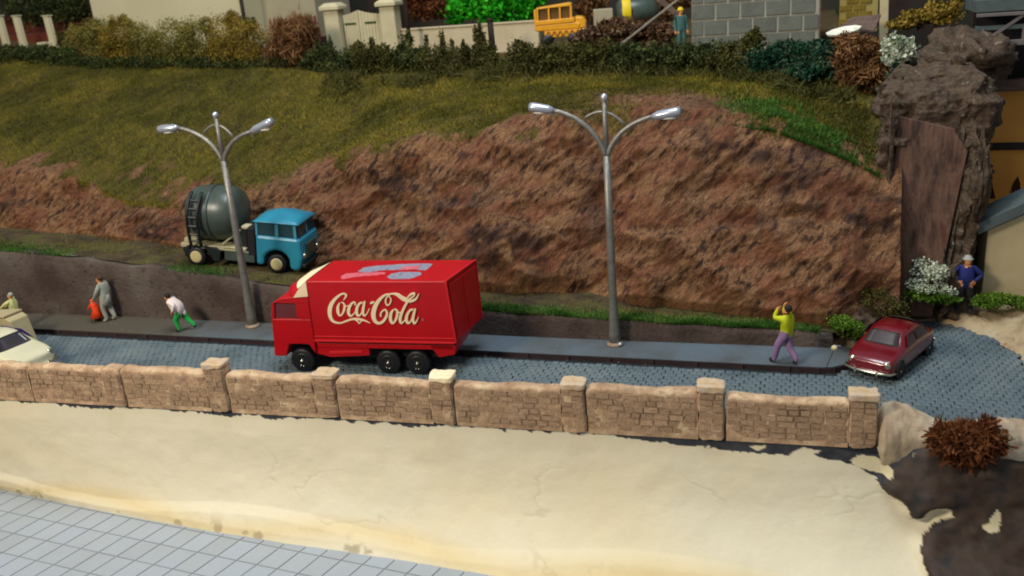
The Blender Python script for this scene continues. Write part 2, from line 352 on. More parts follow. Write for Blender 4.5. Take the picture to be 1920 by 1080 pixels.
# ------------------------------------------------------------------ scatter helpers
def leaf_cards(P_, size, tint=None, up=0.0, aspect=1.0):
    """irregular leaf quads at points P_; up>0 stretches them towards the vertical"""
    n = len(P_); sz = size*(.6+.8*RNG.random((n, 1)))
    d = RNG.normal(size=(n, 3)); d[:, 2] = d[:, 2]*(1-up*.4) + up*1.6; d /= np.linalg.norm(d, axis=1, keepdims=True)
    e = np.cross(d, RNG.normal(size=(n, 3))); e /= np.linalg.norm(e, axis=1, keepdims=True)+1e-9
    d = d*sz*aspect; e = e*sz*.5
    V = np.stack([P_-d*.5, P_+e+d*.05, P_+d*.5, P_-e+d*.0], 1).reshape(-1, 3)
    Fq = np.arange(4*n).reshape(n, 4)
    t = RNG.random(n) if tint is None else tint
    return V, Fq, t
def blob_points(n, blobs, bias=.55, rough=.75, n_out=5):
    """blobs: (cx,cy,cz,rx,ry,rz); ragged surface with small outlying clusters"""
    blobs = [tuple(b) for b in blobs]; extra = []
    for b in blobs:
        for k in range(n_out):
            a = RNG.random()*6.283; e = RNG.uniform(-.1, 1.1); q = RNG.uniform(.18, .4)
            extra.append((b[0]+b[3]*.85*math.cos(a)*math.cos(e), b[1]+b[4]*.85*math.sin(a)*math.cos(e), b[2]+b[5]*.9*math.sin(e), b[3]*q, b[4]*q, b[5]*q*1.2))
    blobs = blobs+extra
    vol = np.array([b[3]*b[4]*b[5] for b in blobs])**.62; idx = RNG.choice(len(blobs), n, p=vol/vol.sum())
    B = np.array(blobs)[idx]; d = RNG.normal(size=(n, 3)); d /= np.linalg.norm(d, axis=1, keepdims=True)
    r = (bias+(1-bias)*RNG.random((n, 1)))
    nn = 1+rough*.6*fbm(d[:, 0]*2.3+B[:, 0]*3, d[:, 1]*2.3+B[:, 1]*3, d[:, 2]*2.3+B[:, 2]*3, 3)[:, None]
    stray = 1+(RNG.random((n, 1)) < .05)*RNG.random((n, 1))*.35
    return B[:, :3] + d*B[:, 3:]*r*nn*stray
def bush(name, label, blobs, material, n=2500, size=.12, up=0, aspect=1, cat='bush', group=None, stem=None, extra=None, thin=0, rough=.75):
    """blobs in world metres; a bush = foliage + stem"""
    base = (np.mean([b[0] for b in blobs]), np.mean([b[1] for b in blobs]), min(b[2]-b[5] for b in blobs))
    t = thing(name, label, cat, base, 0, group); bl = [(b[0]-base[0], b[1]-base[1], b[2]-base[2])+tuple(b[3:]) for b in blobs]
    P_ = blob_points(n, bl, rough=rough, n_out=5 if rough > .5 else 2); tt = np.clip(.5+.5*fbm(P_[:, 0]*2.2, P_[:, 1]*2.2, P_[:, 2]*2.6, 3)+.22*RNG.normal(size=n), 0, 1)
    V, Fq, tt = leaf_cards(P_, size*(.8 if not thin else 1), tt, up=up, aspect=aspect)
    if thin: V[1::4] = V[0::4]+(V[1::4]-V[0::4])*thin; V[3::4] = V[0::4]+(V[3::4]-V[0::4])*thin
    np_mesh('foliage', V, Fq, material, attrs={'tint': ('FACE', tt)}, parent=t)
    mb = MB(); h = max(b[2]+b[5] for b in bl)
    for b in bl:
        for k in range(5):
            a = random.random()*6.28; q = .65
            mb.tube([(b[0]*.6, b[1]*.6, -.05), ((b[0]+b[3]*.3*math.cos(a)), (b[1]+b[4]*.3*math.sin(a)), b[2]*.6),
                     (b[0]+b[3]*q*math.cos(a), b[1]+b[4]*q*math.sin(a), b[2]+b[5]*.5*random.random())], [.03, .02, .008], 5)
    mb.build('stem', stem or M['trunk'], t)
    if extra: extra(t, bl)
    return t

# ================================================================== LARGE STRUCTURE
# ---- the bank: foot line A, rock top B, grass top C, terrace D
A_ = [(-46, 27.6, 3.9), (-36, 27.5, 3.25), (-30.6, 27.42, 2.8), (-26.9, 27.64, 2.5), (-22.6, 27.69, 2.1), (-16.1, 27.6, 1.4),
      (-9.3, 27.1, .85), (-4.7, 26.6, .75), (.8, 25.9, .62), (3.2, 25.9, .4)]
B_, C_ = [], []
for px, py in [(-260,300),(-100,310),(0,320),(90,325),(180,345),(230,375),(330,385),(420,355),(520,348),(600,330),(640,300),(700,280),(780,258),
               (900,250),(960,228),(1100,205),(1300,203),(1450,225),(1530,255),(1600,285),(1660,318)]:
    y = 29.0
    for _ in range(8):
        p = PY(px, py, y); a = interp(A_, p[0], 1); za = interp(A_, p[0], 2); y = a + .42*(p[2]-za) + .25
    B_.append(tuple(PY(px, py, y)))
for px, py, y in [(-260,100,38),(0,112,38),(200,126,38),(500,132,37.5),(700,148,36.5),(900,136,37),(1100,130,37),(1300,132,36),(1450,150,34),(1560,182,32.2),(1650,205,31)]:
    C_.append(tuple(PY(px, py, y)))
B_.sort(); C_.sort()
def bank(x, t):
    """base surface; t 0..1 rock, 1..2 grass, 2..3 terrace"""
    a = [interp(A_, x, c) for c in (1, 2)]; b = [interp(B_, x, c) for c in (1, 2)]; c_ = [interp(C_, x, c) for c in (1, 2)]
    d = [c_[0]*0+58, c_[1]+.25]
    t1 = np.clip(t, 0, 1); t2 = np.clip(t-1, 0, 1); t3 = np.clip(t-2, 0, 1)
    y = a[0] + (b[0]-a[0])*t1**1.25; z = a[1] + (b[1]-a[1])*t1
    y = np.where(t > 1, b[0]+(c_[0]-b[0])*t2, y); z = np.where(t > 1, b[1]+(c_[1]-b[1])*(t2**.92), z)
    y = np.where(t > 2, c_[0]+(d[0]-c_[0])*t3, y); z = np.where(t > 2, c_[1]+(d[1]-c_[1])*np.minimum(1, t3*6), z)
    return y, z
def bank_disp(x, y, z, t):
    """outward (towards the road) displacement of the rock"""
    rockw = np.clip(1.15-t, 0, 1)*np.clip(t*6+.15, 0, 1); rockw = np.minimum(rockw*3, 1)
    big = .6*fbm(x*.28, y*.1, z*.3, 3)+.22*(1-2.4*np.abs(fbm(x*.45+z*.3, 3, z*.7-x*.2, 2)))
    # buttresses: a gully near x=-6.2 and one near -13
    big = big + .55*np.exp(-((x+9.6)/2.0)**2) + .6*np.exp(-((x+3.2)/2.1)**2) - .55*np.exp(-((x+6.3)/.55)**2) - .3*np.exp(-((x+13.2)/.8)**2)
    led = 3.15+.25*fbm(x*.5, 0, 0, 3)+.05*(x+2); big = big + .5*np.clip((led-z)/.22, 0, 1)*np.clip((x+5.6)/.6, 0, 1)*np.clip((1.9-x)/.8, 0, 1)
    led2 = 3.6-.28*(x+11)+.2*fbm(x*.7, 3, 0, 3); big = big + .4*np.clip((led2-z)/.2, 0, 1)*np.clip((x+13.4)/.5, 0, 1)*np.clip((-6.6-x)/.6, 0, 1)
    s = (x*.8 + z*.6); r = (-x*.6+z*.8)
    mid = .10*(1-np.abs(fbm(s*1.0, y*.5, r*2.6, 5))*1.8); fine = .03*(1-2.2*np.abs(fbm(s*2.2, y*3, r*9, 3)))
    return rockw*(big*.8 + mid + fine) + (1-rockw)*(.10*fbm(x*.8, y*.8, z*0, 4))
nx, nt = 760, 190
X = np.linspace(-46, 2.75, nx); T = np.concatenate([np.linspace(-.04, 1.1, 120), np.linspace(1.11, 2, 48), np.linspace(2.02, 3, nt-168)])
XX, TT = np.meshgrid(X, T, indexing='ij'); YY, ZZ = bank(XX, TT)
D = bank_disp(XX, YY, ZZ, TT)
Yd = YY - D*np.where(TT < 1.2, .85, 0); Zd = ZZ + D*np.where(TT < 1.2, .35, 1.0)
Zd = np.where(TT < .02, Zd-.35*(1-np.clip(TT*50, -1, 1)), Zd)
edge = .16*fbm(XX*.9, 0, ZZ*1.3, 4) + .05*fbm(XX*4, 0, ZZ*5, 3)
gm = np.clip((TT-1+edge*1.1)*9+.5, 0, 1); gm = np.where(TT > 2.2, .3, gm)
gm = gm*np.clip(1-np.clip((XX-.6)/1.0, 0, 1)*(TT < 1.3), 0, 1)
# bare brown scar in the grass below the right hand hedge
scar = np.exp(-(((XX-(-3.2))/4.2)**2+((TT-1.18)/.22)**2)*1.1)*1.2; gm = np.clip(gm - np.clip(scar+edge, 0, 1), 0, 1)
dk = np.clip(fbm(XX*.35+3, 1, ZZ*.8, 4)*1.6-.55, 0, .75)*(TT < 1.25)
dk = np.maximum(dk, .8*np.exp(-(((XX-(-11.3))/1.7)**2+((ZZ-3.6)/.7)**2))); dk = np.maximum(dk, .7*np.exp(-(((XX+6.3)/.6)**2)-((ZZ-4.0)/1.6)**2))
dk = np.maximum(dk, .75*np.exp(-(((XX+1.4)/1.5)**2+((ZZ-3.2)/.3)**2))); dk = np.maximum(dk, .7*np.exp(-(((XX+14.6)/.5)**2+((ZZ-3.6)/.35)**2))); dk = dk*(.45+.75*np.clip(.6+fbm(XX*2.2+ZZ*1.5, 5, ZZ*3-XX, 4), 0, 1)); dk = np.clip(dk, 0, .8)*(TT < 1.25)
pl = np.clip(fbm(XX*2.2, 7, ZZ*3.0, 5)*1.8-.7, 0, .6)*(TT < 1.2); pl = np.maximum(pl, np.clip(.85-TT*6, 0, .7)*(fbm(XX*2, 3, 0, 3) > -.4))
rd = np.clip(fbm(XX*1.3-7, 2, ZZ*2.2-XX*.8, 5)*1.4-.2, 0, .5)
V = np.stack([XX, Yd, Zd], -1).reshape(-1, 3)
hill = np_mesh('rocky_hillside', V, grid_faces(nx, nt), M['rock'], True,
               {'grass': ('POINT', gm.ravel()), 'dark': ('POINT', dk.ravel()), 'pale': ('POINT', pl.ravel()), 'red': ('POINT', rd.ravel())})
tag(hill, kind='structure')
def hill_point(x, t):
    y, z = bank(x, t); d = bank_disp(x, y, z, t)
    return y-d*np.where(t < 1.2, .85, 0), z+d*np.where(t < 1.2, .35, 1.0)

# grass fibres on the slope
def blades(n, px, py, pz, h, wdt, lean=.5, tn=None):
    P_ = np.stack([px, py, pz], 1); a = RNG.random(n)*6.283
    e = np.stack([np.cos(a), np.sin(a), np.zeros(n)], 1)*wdt*(.6+.8*RNG.random((n, 1)))
    d = RNG.normal(size=(n, 3))*lean; d[:, 2] = 1; d[:, 1] -= .35; d /= np.linalg.norm(d, axis=1, keepdims=True)
    d *= h*(.5+RNG.random((n, 1)))
    V_ = np.stack([P_-e, P_+e, P_+d], 1).reshape(-1, 3)
    return V_, np.arange(3*n).reshape(n, 3), RNG.random(n) if tn is None else tn
n = 230000
gx = RNG.uniform(-44, 2.4, n); gt = .86+1.26*RNG.random(n)
gy, gz = hill_point(gx, gt)
ed = .16*fbm(gx*.9, 0, bank(gx, gt)[1]*1.3, 4) + .05*fbm(gx*4, 0, gz*5, 3)
sc_ = np.exp(-(((gx+3.2)/4.2)**2+((gt-1.18)/.22)**2)*1.1)*1.2
keep = ((gt-1+ed*1.1)*9+.5 > RNG.random(n)*1.3) & (RNG.random(n) > np.clip(sc_+ed, 0, 1)) & (gx < 2.3-.5*RNG.random(n))
gx, gt, gy, gz = gx[keep], gt[keep], gy[keep], gz[keep]; n = len(gx)
tn = np.clip(.5+.85*fbm(gx*.55, gt*4.5, 0, 5)+.18*RNG.normal(size=n), 0, 1)
V_, F_, t_ = blades(n, gx, gy, gz-.02, .11, .018, tn=tn)
tn0 = None
tag(np_mesh('bank_grass', V_, F_, M['grass'], attrs={'tint': ('FACE', t_)}),
    'olive green static grass covering the upper slope above the rock face', 'grass', kind='stuff')

n = 16000; gx = RNG.normal(-.1, 1.0, n); gt = 1.12+.18*RNG.normal(size=n)-.08*(gx+.2); gt = np.clip(gt, .93, 1.7); kp = (gx < 2.2) & (fbm(gx*1.6, gt*6, 3, 3) > -.25); gx, gt = gx[kp], gt[kp]; n = len(gx)
gy, gz = hill_point(gx, gt); V_, F_, t_ = blades(n, gx, gy, gz-.02, .15, .018, .6, np.clip(.45+.25*RNG.normal(size=n), 0, 1))
tag(np_mesh('slope_grass', V_, F_, M['fringe'], attrs={'tint': ('FACE', t_)}), 'brighter green grass patch low on the right end of the slope beside the rock pier', 'grass', kind='stuff')
# ---- retaining wall and ledge
WT = [(-46, 3.75), (-34, 2.95), (-28.6, 2.52), (-23.9, 2.12), (-20.9, 1.85), (-17.4, 1.42), (-13, 1.0), (-9.7, .80), (-5.4, .66), (-1.4, .56), (.5, .46), (1.2, .4)]
def wtop(x): return np.interp(x, [p[0] for p in WT], [p[1]+.15 for p in WT])
def wall_y(x): return 24.95 + .12*np.sin(x*.22) - .0*x
xs = np.linspace(-46, .95, 240)
Vw = []; prof = [(0, -.05), (.0, .25), (.02, .5), (.03, .75), (.05, .97), (.10, 1.0), (.38, 1.0), (.38, -.05)]
for x in xs:
    zt = wtop(x)+.05*float(vnoise(x*1.1, 0, 0)); yb = wall_y(x)
    for dy, q in prof: Vw.append((x, yb+dy+.02*float(fbm(x*1.3, q*4, 0, 3)), .1+(zt-.1)*q))
rw = thing('retaining_wall', 'long dark brown retaining wall between the pavement and the grassy ledge', 'retaining wall', (-17, 25, 0))
o = np_mesh('wall_face', np.array(Vw)-np.array([-17, 25, 0]), grid_faces(len(xs), len(prof)), M['wallcard'], False, parent=rw)
mb = MB(); mb.box(.55, .98, 24.98, 25.6, 0, .5); e_ = mb.build('wall_end', M['wallcard'], rw, bevel=.04); e_.location = (17, -25, 0)
# ledge
nl = 26; xs = np.linspace(-46, 2.9, 420); Vl = []
for x in xs:
    y0 = wall_y(x)+.2; y1 = interp(A_, x, 1)+.5; z0 = wtop(x)+.03; z1 = interp(A_, x, 2)
    for k in range(nl):
        q = k/(nl-1); Vl.append((x, y0+(y1-y0)*q, z0+(z1-z0)*q))
Vl = np.array(Vl); Vl[:, 2] += .05*fbm(Vl[:, 0]*1.1, Vl[:, 1]*1.3, 0, 4)
tag(np_mesh('ledge_path', Vl, grid_faces(len(xs), nl), M['path'], True), kind='structure')
def ledge_z(x, y):
    y0 = wall_y(x)+.2; y1 = interp(A_, x, 1)+.5; q = np.clip((y-y0)/(y1-y0), 0, 1)
    return (wtop(x)+.03)*(1-q)+interp(A_, x, 2)*q + .05*fbm(x*1.1, y*1.3, 0, 4)
# fringe of brighter grass on the lip of the wall, thinning on the ledge
n = 62000; gx = np.concatenate([RNG.uniform(-12.5, .6, 34000), RNG.uniform(-44, -12.5, 28000)])
wd = np.where(gx > -12.5, .30, .5); off = np.abs(RNG.normal(size=n))*wd
den = np.where(gx > -12.5, 1.0, np.clip(fbm(gx*.5, 4, 0, 3)*1.5+.35, 0, 1)); kp = RNG.random(n) < den; gx, off = gx[kp], off[kp]; n = len(gx)
gy = wall_y(gx)+.06+off; gz = ledge_z(gx, gy)
tn = np.clip(.42+.4*fbm(gx*1.3, off*2, 0, 3)+.2*RNG.normal(size=n)+.3*(off > .32)*(gx > -12.5), 0, 1)
V_, F_, t_ = blades(n, gx, gy, gz-.02, .10, .016, .6, tn)
tag(np_mesh('fringe_grass', V_, F_, M['fringe'], attrs={'tint': ('FACE', t_)}), 'bright green grass fringe along the top lip of the dark retaining wall', 'grass', kind='stuff')
n = 60000; gx = RNG.uniform(-44, 1.5, n); q = RNG.random(n); gy = wall_y(gx)+.3+q*(interp(A_, gx, 1)-wall_y(gx)-.2)
kp = RNG.random(n) < np.clip(.35+fbm(gx*.8, gy*1.4, 0, 4), 0, 1); gx, gy = gx[kp], gy[kp]; n = len(gx)
V_, F_, t_ = blades(n, gx, gy, ledge_z(gx, gy)-.02, .07, .016, .8)
tag(np_mesh('ledge_moss', V_, F_, M['grass'], attrs={'tint': ('FACE', t_*.7)}), 'short mossy olive turf on the flat ledge below the rock face', 'moss', kind='stuff')

# ---- pavement, kerb
pv = MB(); ks = 23.62
poly = [(x, ks) for x in np.linspace(-46, .6, 60)] + [(.95, 23.68), (1.25, 23.9), (1.4, 24.25), (1.42, 25.1), (.9, 25.15)] + [(x, wall_y(x)+.2) for x in np.linspace(.8, -46, 60)]
pv.prism_z(poly, .165, .19)
pav = pv.build('pavement', M['pave']); tag(pav, kind='structure')
kb = thing('kerb', None, None, (-17, 23.62, 0)); kb['kind'] = 'structure'; kb.pop('category', None)
klen = 1.24; me0 = None
mbk = MB().box(-.5*klen+.012, .5*klen-.012, .0, .22, -.02, .162)
k0 = mbk.build('kerb_stone', M['kerb'], kb, bevel=.012)
xk = -45.4+17; first = True
while xk < -.3+17:
    o = k0 if first else k0.copy()
    if not first: COL.objects.link(o); o.parent = kb
    o.location = (xk, .012+random.uniform(-.006, .006), 0); first = False; xk += klen
for a, b in [((xk-17-.61, 23.60), (.62, 23.60)), ((.63, 23.61), (1.0, 23.68)), ((1.02, 23.71), (1.28, 23.93)), ((1.29, 23.95), (1.41, 24.25))]:
    MB().bar((a[0]+17, a[1]-23.62+.05, .07), (b[0]+17, b[1]-23.62+.05, .07), .1, .17).build('kerb_stone', M['kerb'], kb)

# ---- road bed and cobbles
road_poly = [(-46, 19.6), (1.9, 19.9), (6.2, 20.2), (6.6, 22.2), (6.05, 23.3), (5.75, 24.6), (5.75, 25.5), (5.2, 26.6), (4.5, 27.35), (3.88, 27.72), (3.3, 27.75), (2.6, 26.6), (1.9, 25.7), (1.2, 25.3), (.8, 25.0), (-46, 25.0)]
rd_ = MB(); rd_.prism_z(road_poly, -.25, 0.0); road = rd_.build('road', M['joint']); tag(road, kind='structure')
def inpoly(x, y, poly):
    x = np.asarray(x, float); y = np.asarray(y, float); r = np.zeros(np.broadcast(x, y).shape, bool); j = len(poly)-1
    for i in range(len(poly)):
        xi, yi = poly[i]; xj, yj = poly[j]
        r ^= ((yi > y) != (yj > y)) & (x < (xj-xi)*(y-yi)/((yj-yi) or 1e-9)+xi); j = i
    return r
cw, cd = .215, .185
cob = []
rowi = 0; y = 20.75
while y < 27.9:
    x = -34 + (rowi % 2)*cw/2
    while x < 6.3:
        if (y < 23.52 or x > 1.5 or (x > 1.15 and y < 23.75)) and inpoly(x, y, road_poly):
            cob.append((x+random.uniform(-.012, .012), y+random.uniform(-.01, .01)))
        x += cw
    y += cd; rowi += 1
cob = np.array(cob)
vis = (cob[:, 1] > 21.9)
dist = np.where(vis, np.hypot(cob[:, 0], cob[:, 1]), 1e3+np.hypot(cob[:, 0], cob[:, 1])); order = np.argsort(dist)
cv = np.array([(-.5,-.5,-.6),(.5,-.5,-.6),(.5,.5,-.6),(-.5,.5,-.6),(-.49,-.50,.45),(.49,-.50,.45),(.49,.50,.45),(-.49,.50,.45),(-.34,-.40,.75),(.34,-.40,.75),(.34,.40,.75),(-.34,.40,.75)])
cf = np.array([(0,1,5,4),(1,2,6,5),(2,3,7,6),(3,0,4,7),(4,5,9,8),(5,6,10,9),(6,7,11,10),(7,4,8,11),(8,9,10,11)])
sx, sy, sz = cw*.93, cd*.985, .03
cm_ = bpy.data.meshes.new('cobble'); cm_.from_pydata([tuple(p) for p in cv*np.array([sx, sy, sz])], [], [tuple(map(int, q)) for q in cf]); cm_.materials.append(M['cobble'])
for i in order[:300]:
    o = bpy.data.objects.new('cobble', cm_); COL.objects.link(o); o.parent = road
    o.location = (cob[i, 0], cob[i, 1], .02+random.uniform(-.006, .006)); o.rotation_euler = (random.uniform(-.05, .05), random.uniform(-.05, .05), random.uniform(-.06, .06))
rest = cob[order[300:]]; nr = len(rest)
an = RNG.normal(size=(nr, 1))*.05; ca, sa = np.cos(an), np.sin(an)
base = cv*np.array([sx, sy, sz]); VX = base[None, :, 0]*ca-base[None, :, 1]*sa; VY = base[None, :, 0]*sa+base[None, :, 1]*ca
tl = RNG.normal(size=(nr, 2))*.05
VZ = base[None, :, 2]+.02+RNG.uniform(-.008, .008, (nr, 1))+VX*tl[:, :1]+VY*tl[:, 1:]
V_ = np.stack([VX+rest[:, :1], VY+rest[:, 1:], VZ], -1).reshape(-1, 3)
F_ = (cf[None]+12*np.arange(nr)[:, None, None]).reshape(-1, 4)
tag(np_mesh('cobbles', V_, F_, M['cobble'], parent=road), kind='stuff')

# ---- loose stones along the foot of the rock and crumbs on the street
def crumbs(n, x, y, z, r):
    base = np.array([(1,0,0),(-.5,.87,0),(-.5,-.87,0),(0,0,1.0),(0,0,-.8)]); fc = np.array([(0,1,3),(1,2,3),(2,0,3),(1,0,4),(2,1,4),(0,2,4)])
    P_ = base[None]*(r[:, None, None]*(.6+.8*RNG.random((n, 5, 1)))); a = RNG.random((n, 1))*6.283
    X_ = P_[..., 0]*np.cos(a)-P_[..., 1]*np.sin(a)+x[:, None]; Y_ = P_[..., 0]*np.sin(a)+P_[..., 1]*np.cos(a)+y[:, None]; Z_ = P_[..., 2]*.7+z[:, None]
    return np.stack([X_, Y_, Z_], -1).reshape(-1, 3), (fc[None]+5*np.arange(n)[:, None, None]).reshape(-1, 3)
n = 1500; x = RNG.uniform(-42, 1.8, n); q = np.abs(RNG.normal(size=n))*.28; y = interp(A_, x, 1)-.05-q
V_, F_ = crumbs(n, x, y, ledge_z(x, y), .02+.05*RNG.random(n)**3)
tag(np_mesh('loose_stones', V_, F_, M['greyrock']), 'small crumbled stones scattered on the ledge along the foot of the rock face', 'stones', kind='stuff')
n = 260; x = RNG.uniform(-30, 5, n); y = RNG.uniform(22.2, 25.0, n); z = np.where((y > 23.7) & (x < 1.2), .195, .045)
V_, F_ = crumbs(n, x, y, z, .008+.018*RNG.random(n)**2)
tag(np_mesh('grit', V_, F_, M['creamrock']), 'pale grit scattered over the road and the pavement', 'grit', kind='stuff')
# ---- plaster bank in front and the tiled board below
def top_y(x): return 18.93 + .0375*(x+23)
BOT = [(-34, 20.1), (-24.2, 19.07), (-21, 18.66), (-17.5, 18.34), (-14.1, 18.05), (-7.9, 17.72), (-2, 17.45), (8, 17.2)]
nx2, nv2 = 900, 150
X = np.linspace(-34, 7.5, nx2); Vt = np.linspace(0, 1, nv2); XX, VV = np.meshgrid(X, Vt, indexing='ij')
yt = top_y(XX)+.1; yb = np.interp(XX, [b[0] for b in BOT], [b[1] for b in BOT])
zz = -.02 - 3.55*VV**1.0; q = VV
yy = yt - (yt-yb)*(.25*q + .75*q**3.2)
lump = .07*fbm(XX*.35, zz*.5, 0, 3)+.012*fbm(XX*1.8, zz*2.2, 3, 4)*np.clip(VV*6, 0, 1)
yy = yy - lump*np.clip(VV*5, 0, 1)
# rounded dark painted boulders swelling out of the plaster at the right
def W(px, py, y=18.9):
    for _ in range(8):
        p = PY(px, py, y); q_ = min(1, max(0, -(p[2]+.02)/3.55)); yt_ = top_y(p[0])+.1; yb_ = np.interp(p[0], [b[0] for b in BOT], [b[1] for b in BOT]); y = yt_-(yt_-yb_)*(.25*q_+.75*q_**3.2)
    return (p[0], p[2])
brown = [W(*p) for p in [(1655,905),(1690,862),(1730,838),(1790,835),(1990,845),(1990,1200),(1775,1200),(1745,1075),(1728,1040),(1722,1020),(1730,995),(1752,972),(1784,958),(1780,945),(1752,940),(1735,962),(1712,972),(1690,930),(1672,925)]]
chips = [[W(*p) for p in [(1728,955),(1742,944),(1760,942),(1778,958),(1760,966),(1742,978),(1738,968)]],
         [W(*p) for p in [(1834,972),(1848,952),(1866,942),(1872,950),(1860,975),(1845,978)]],
         [W(*p) for p in [(1595,862),(1608,852),(1640,858),(1676,878),(1664,894),(1638,884),(1604,872)]],
         [W(*p) for p in [(1408,838),(1418,834),(1436,836),(1438,841),(1418,844)]],
         [W(*p) for p in [(1322,834),(1330,833),(1331,840),(1323,841)]]]
darkp = [[W(*p, 19.3) for p in [(1060,770),(1105,795),(1125,812),(1200,826),(1300,836),(1370,846),(1480,852),(1500,838),(1540,845),(1525,853),(1560,862),(1600,870),(1640,893),(1655,905),(1700,925),(1715,840),(1640,820),(1500,800),(1360,790),(1200,775)]],
         [W(*p, 19.3) for p in [(935,770),(922,793),(928,800),(940,806),(948,812),(950,800),(958,785)]],
         [W(*p, 19.3) for p in [(1640,880),(1640,898),(1660,922),(1668,925),(1674,905)]]]
wx = XX+.035*fbm(XX*6, zz*6, 1, 4); wz = zz+.035*fbm(XX*6, zz*6, 9, 4)
mb_ = inpoly(wx, wz, brown).astype(float)
mc = np.zeros_like(mb_)
for c in chips: mc = np.maximum(mc, inpoly(wx, wz, c).astype(float))
md = np.zeros_like(mb_)
for c in darkp: md = np.maximum(md, inpoly(wx, wz, c).astype(float))
topw = .13+.06*np.clip(fbm(XX*.5, 0, 0, 3), -1, 1)+.07*fbm(XX*5, 0, 2, 3)
md = np.maximum(md, (-zz < np.maximum(topw, .03)+.05).astype(float))
mdirt = .18*np.clip(1-np.abs(fbm(XX*.42+zz*.5+5, zz*.8-XX*.15, 20, 4))*26, 0, 1)*np.clip(fbm(XX*.5, zz*.7, 31, 2)*3-.8, 0, 1) + np.clip(fbm(XX*2.2, zz*3, 12, 4)*2.2-1.35, 0, .5)*np.exp(-((VV-.93)/.06)**2)
myel = np.clip(1-np.abs(VV-(.88+.05*np.sin(XX*.7)))/.10, 0, 1)*.75*(XX < 1) + .25*np.clip(fbm(XX*.25, zz*.5, 4, 3)+.1, 0, 1)
# swelling of boulders
sm = mb_.copy()
for _ in range(14):
    sm[1:-1] = (sm[:-2]+sm[2:]+2*sm[1:-1])/4; sm[:, 1:-1] = (sm[:, :-2]+sm[:, 2:]+2*sm[:, 1:-1])/4
yy = yy - .35*sm - .25*sm*np.clip(fbm(XX*.9, zz*1.1, 8, 3), -1, 1)
# ridges where plaster skin folded
crk = np.clip(1-np.abs(fbm(XX*.42+zz*.5+5, zz*.8-XX*.15, 20, 4))*16, 0, 1)*np.clip(fbm(XX*.5, zz*.7, 31, 2)*3-.8, 0, 1)
yy = yy + .012*crk*(VV > .12)
yy = yy - .10*np.clip((VV-(.80+.05*np.sin(XX*.55)))/.06, 0, 1)*np.clip(1-(VV-.9)/.1, 0, 1)*np.clip((1-XX)/3, 0, 1)
V = np.stack([XX, yy, zz], -1).reshape(-1, 3)
pl_ = np_mesh('plaster_bank', V, grid_faces(nx2, nv2), M['plaster'], True, {'yellow': ('POINT', myel.ravel()), 'dirt': ('POINT', mdirt.ravel()),
      'dark': ('POINT', md.ravel()), 'brown': ('POINT', mb_.ravel()), 'chip': ('POINT', mc.ravel())})
tag(pl_, kind='structure')
tb = MB(); tb.box(-40, 8, 8, 20.5, -3.6, -3.42); tbo = tb.build('tiled_board', M['grout']); tag(tbo, kind='structure')
_r = PZ(322,1025,-3.4)-PZ(0,957,-3.4); _c = PZ(202,1080,-3.4)-PZ(334,995,-3.4)
rowdir = Vector((_r[0], _r[1], 0)).normalized(); coldir = Vector((_c[0], _c[1], 0)).normalized(); tw_, th_ = .66, .82
tm = bpy.data.meshes.new('tile'); g = .018
pts = [rowdir*a+coldir*b for a, b in ((g, g), (tw_-g, g), (tw_-g, th_-g), (g, th_-g))]; gi = .035
ptsi = [rowdir*a+coldir*b for a, b in ((gi, gi), (tw_-gi, gi), (tw_-gi, th_-gi), (gi, th_-gi))]
tm.from_pydata([(p.x, p.y, -3.43) for p in pts]+[(p.x, p.y, -3.40) for p in pts]+[(p.x, p.y, -3.394) for p in ptsi], [],
   [(3,2,1,0)[::-1][::-1]] + [(0,4,5,1),(1,5,6,2),(2,6,7,3),(3,7,4,0),(4,8,9,5),(5,9,10,6),(6,10,11,7),(7,11,8,4),(8,11,10,9)])
tm.materials.append(M['tile'])
_o = PZ(75, 973, -3.4); org = Vector((_o[0], _o[1], 0))-rowdir*tw_*10-coldir*th_*2
for r_ in range(12):
    for c_ in range(44):
        p = org+rowdir*tw_*c_+coldir*th_*r_
        ctr = p+rowdir*.33+coldir*.4
        yb_ = np.interp(ctr.x, [b[0] for b in BOT], [b[1] for b in BOT])
        d = np.array([ctr.x, ctr.y, -3.4])-CAMP; w_ = d@F0; a = d@R0/w_; b = d@U0/w_
        v_ = 540-FPX*(a*math.sin(ROLL)+b*math.cos(ROLL)); u_ = 960+FPX*(a*math.cos(ROLL)-b*math.sin(ROLL))
        if ctr.y > yb_+.9 or v_ > 1180 or u_ < -120: continue
        o = bpy.data.objects.new('tile', tm); COL.objects.link(o); o.parent = tbo
        o.location = (p.x, p.y, random.uniform(-.002, .002))

# ---- stone parapet, one cast piece per segment
def wx_at(px): # x of the parapet front for a column of the photograph
    y = 19.4
    for _ in range(5): p = PY(px, 790, y); y = top_y(p[0])
    return float(p[0])
stone_meshes = []
for k in range(8):
    r = random.Random(k); J = lambda s_=.06: r.uniform(-s_, s_)
    vs = [(-.5+J(), 0, -.5+J()), (.5+J(), 0, -.5+J()), (.5+J(), 0, .5+J()), (-.5+J(), 0, .5+J())]
    fr = [(x*.86, -1-.25*r.random(), z*.80) for x, _, z in vs]; mid_ = [(x*.98, -.55, z*.97) for x, _, z in vs]
    me = bpy.data.meshes.new('stone'); me.from_pydata(vs+mid_+fr, [], [(0,1,5,4),(1,2,6,5),(2,3,7,6),(3,0,4,7),(4,5,9,8),(5,6,10,9),(6,7,11,10),(7,4,8,11),(8,9,10,11)])
    me.materials.append(M['stone']); stone_meshes.append(me)
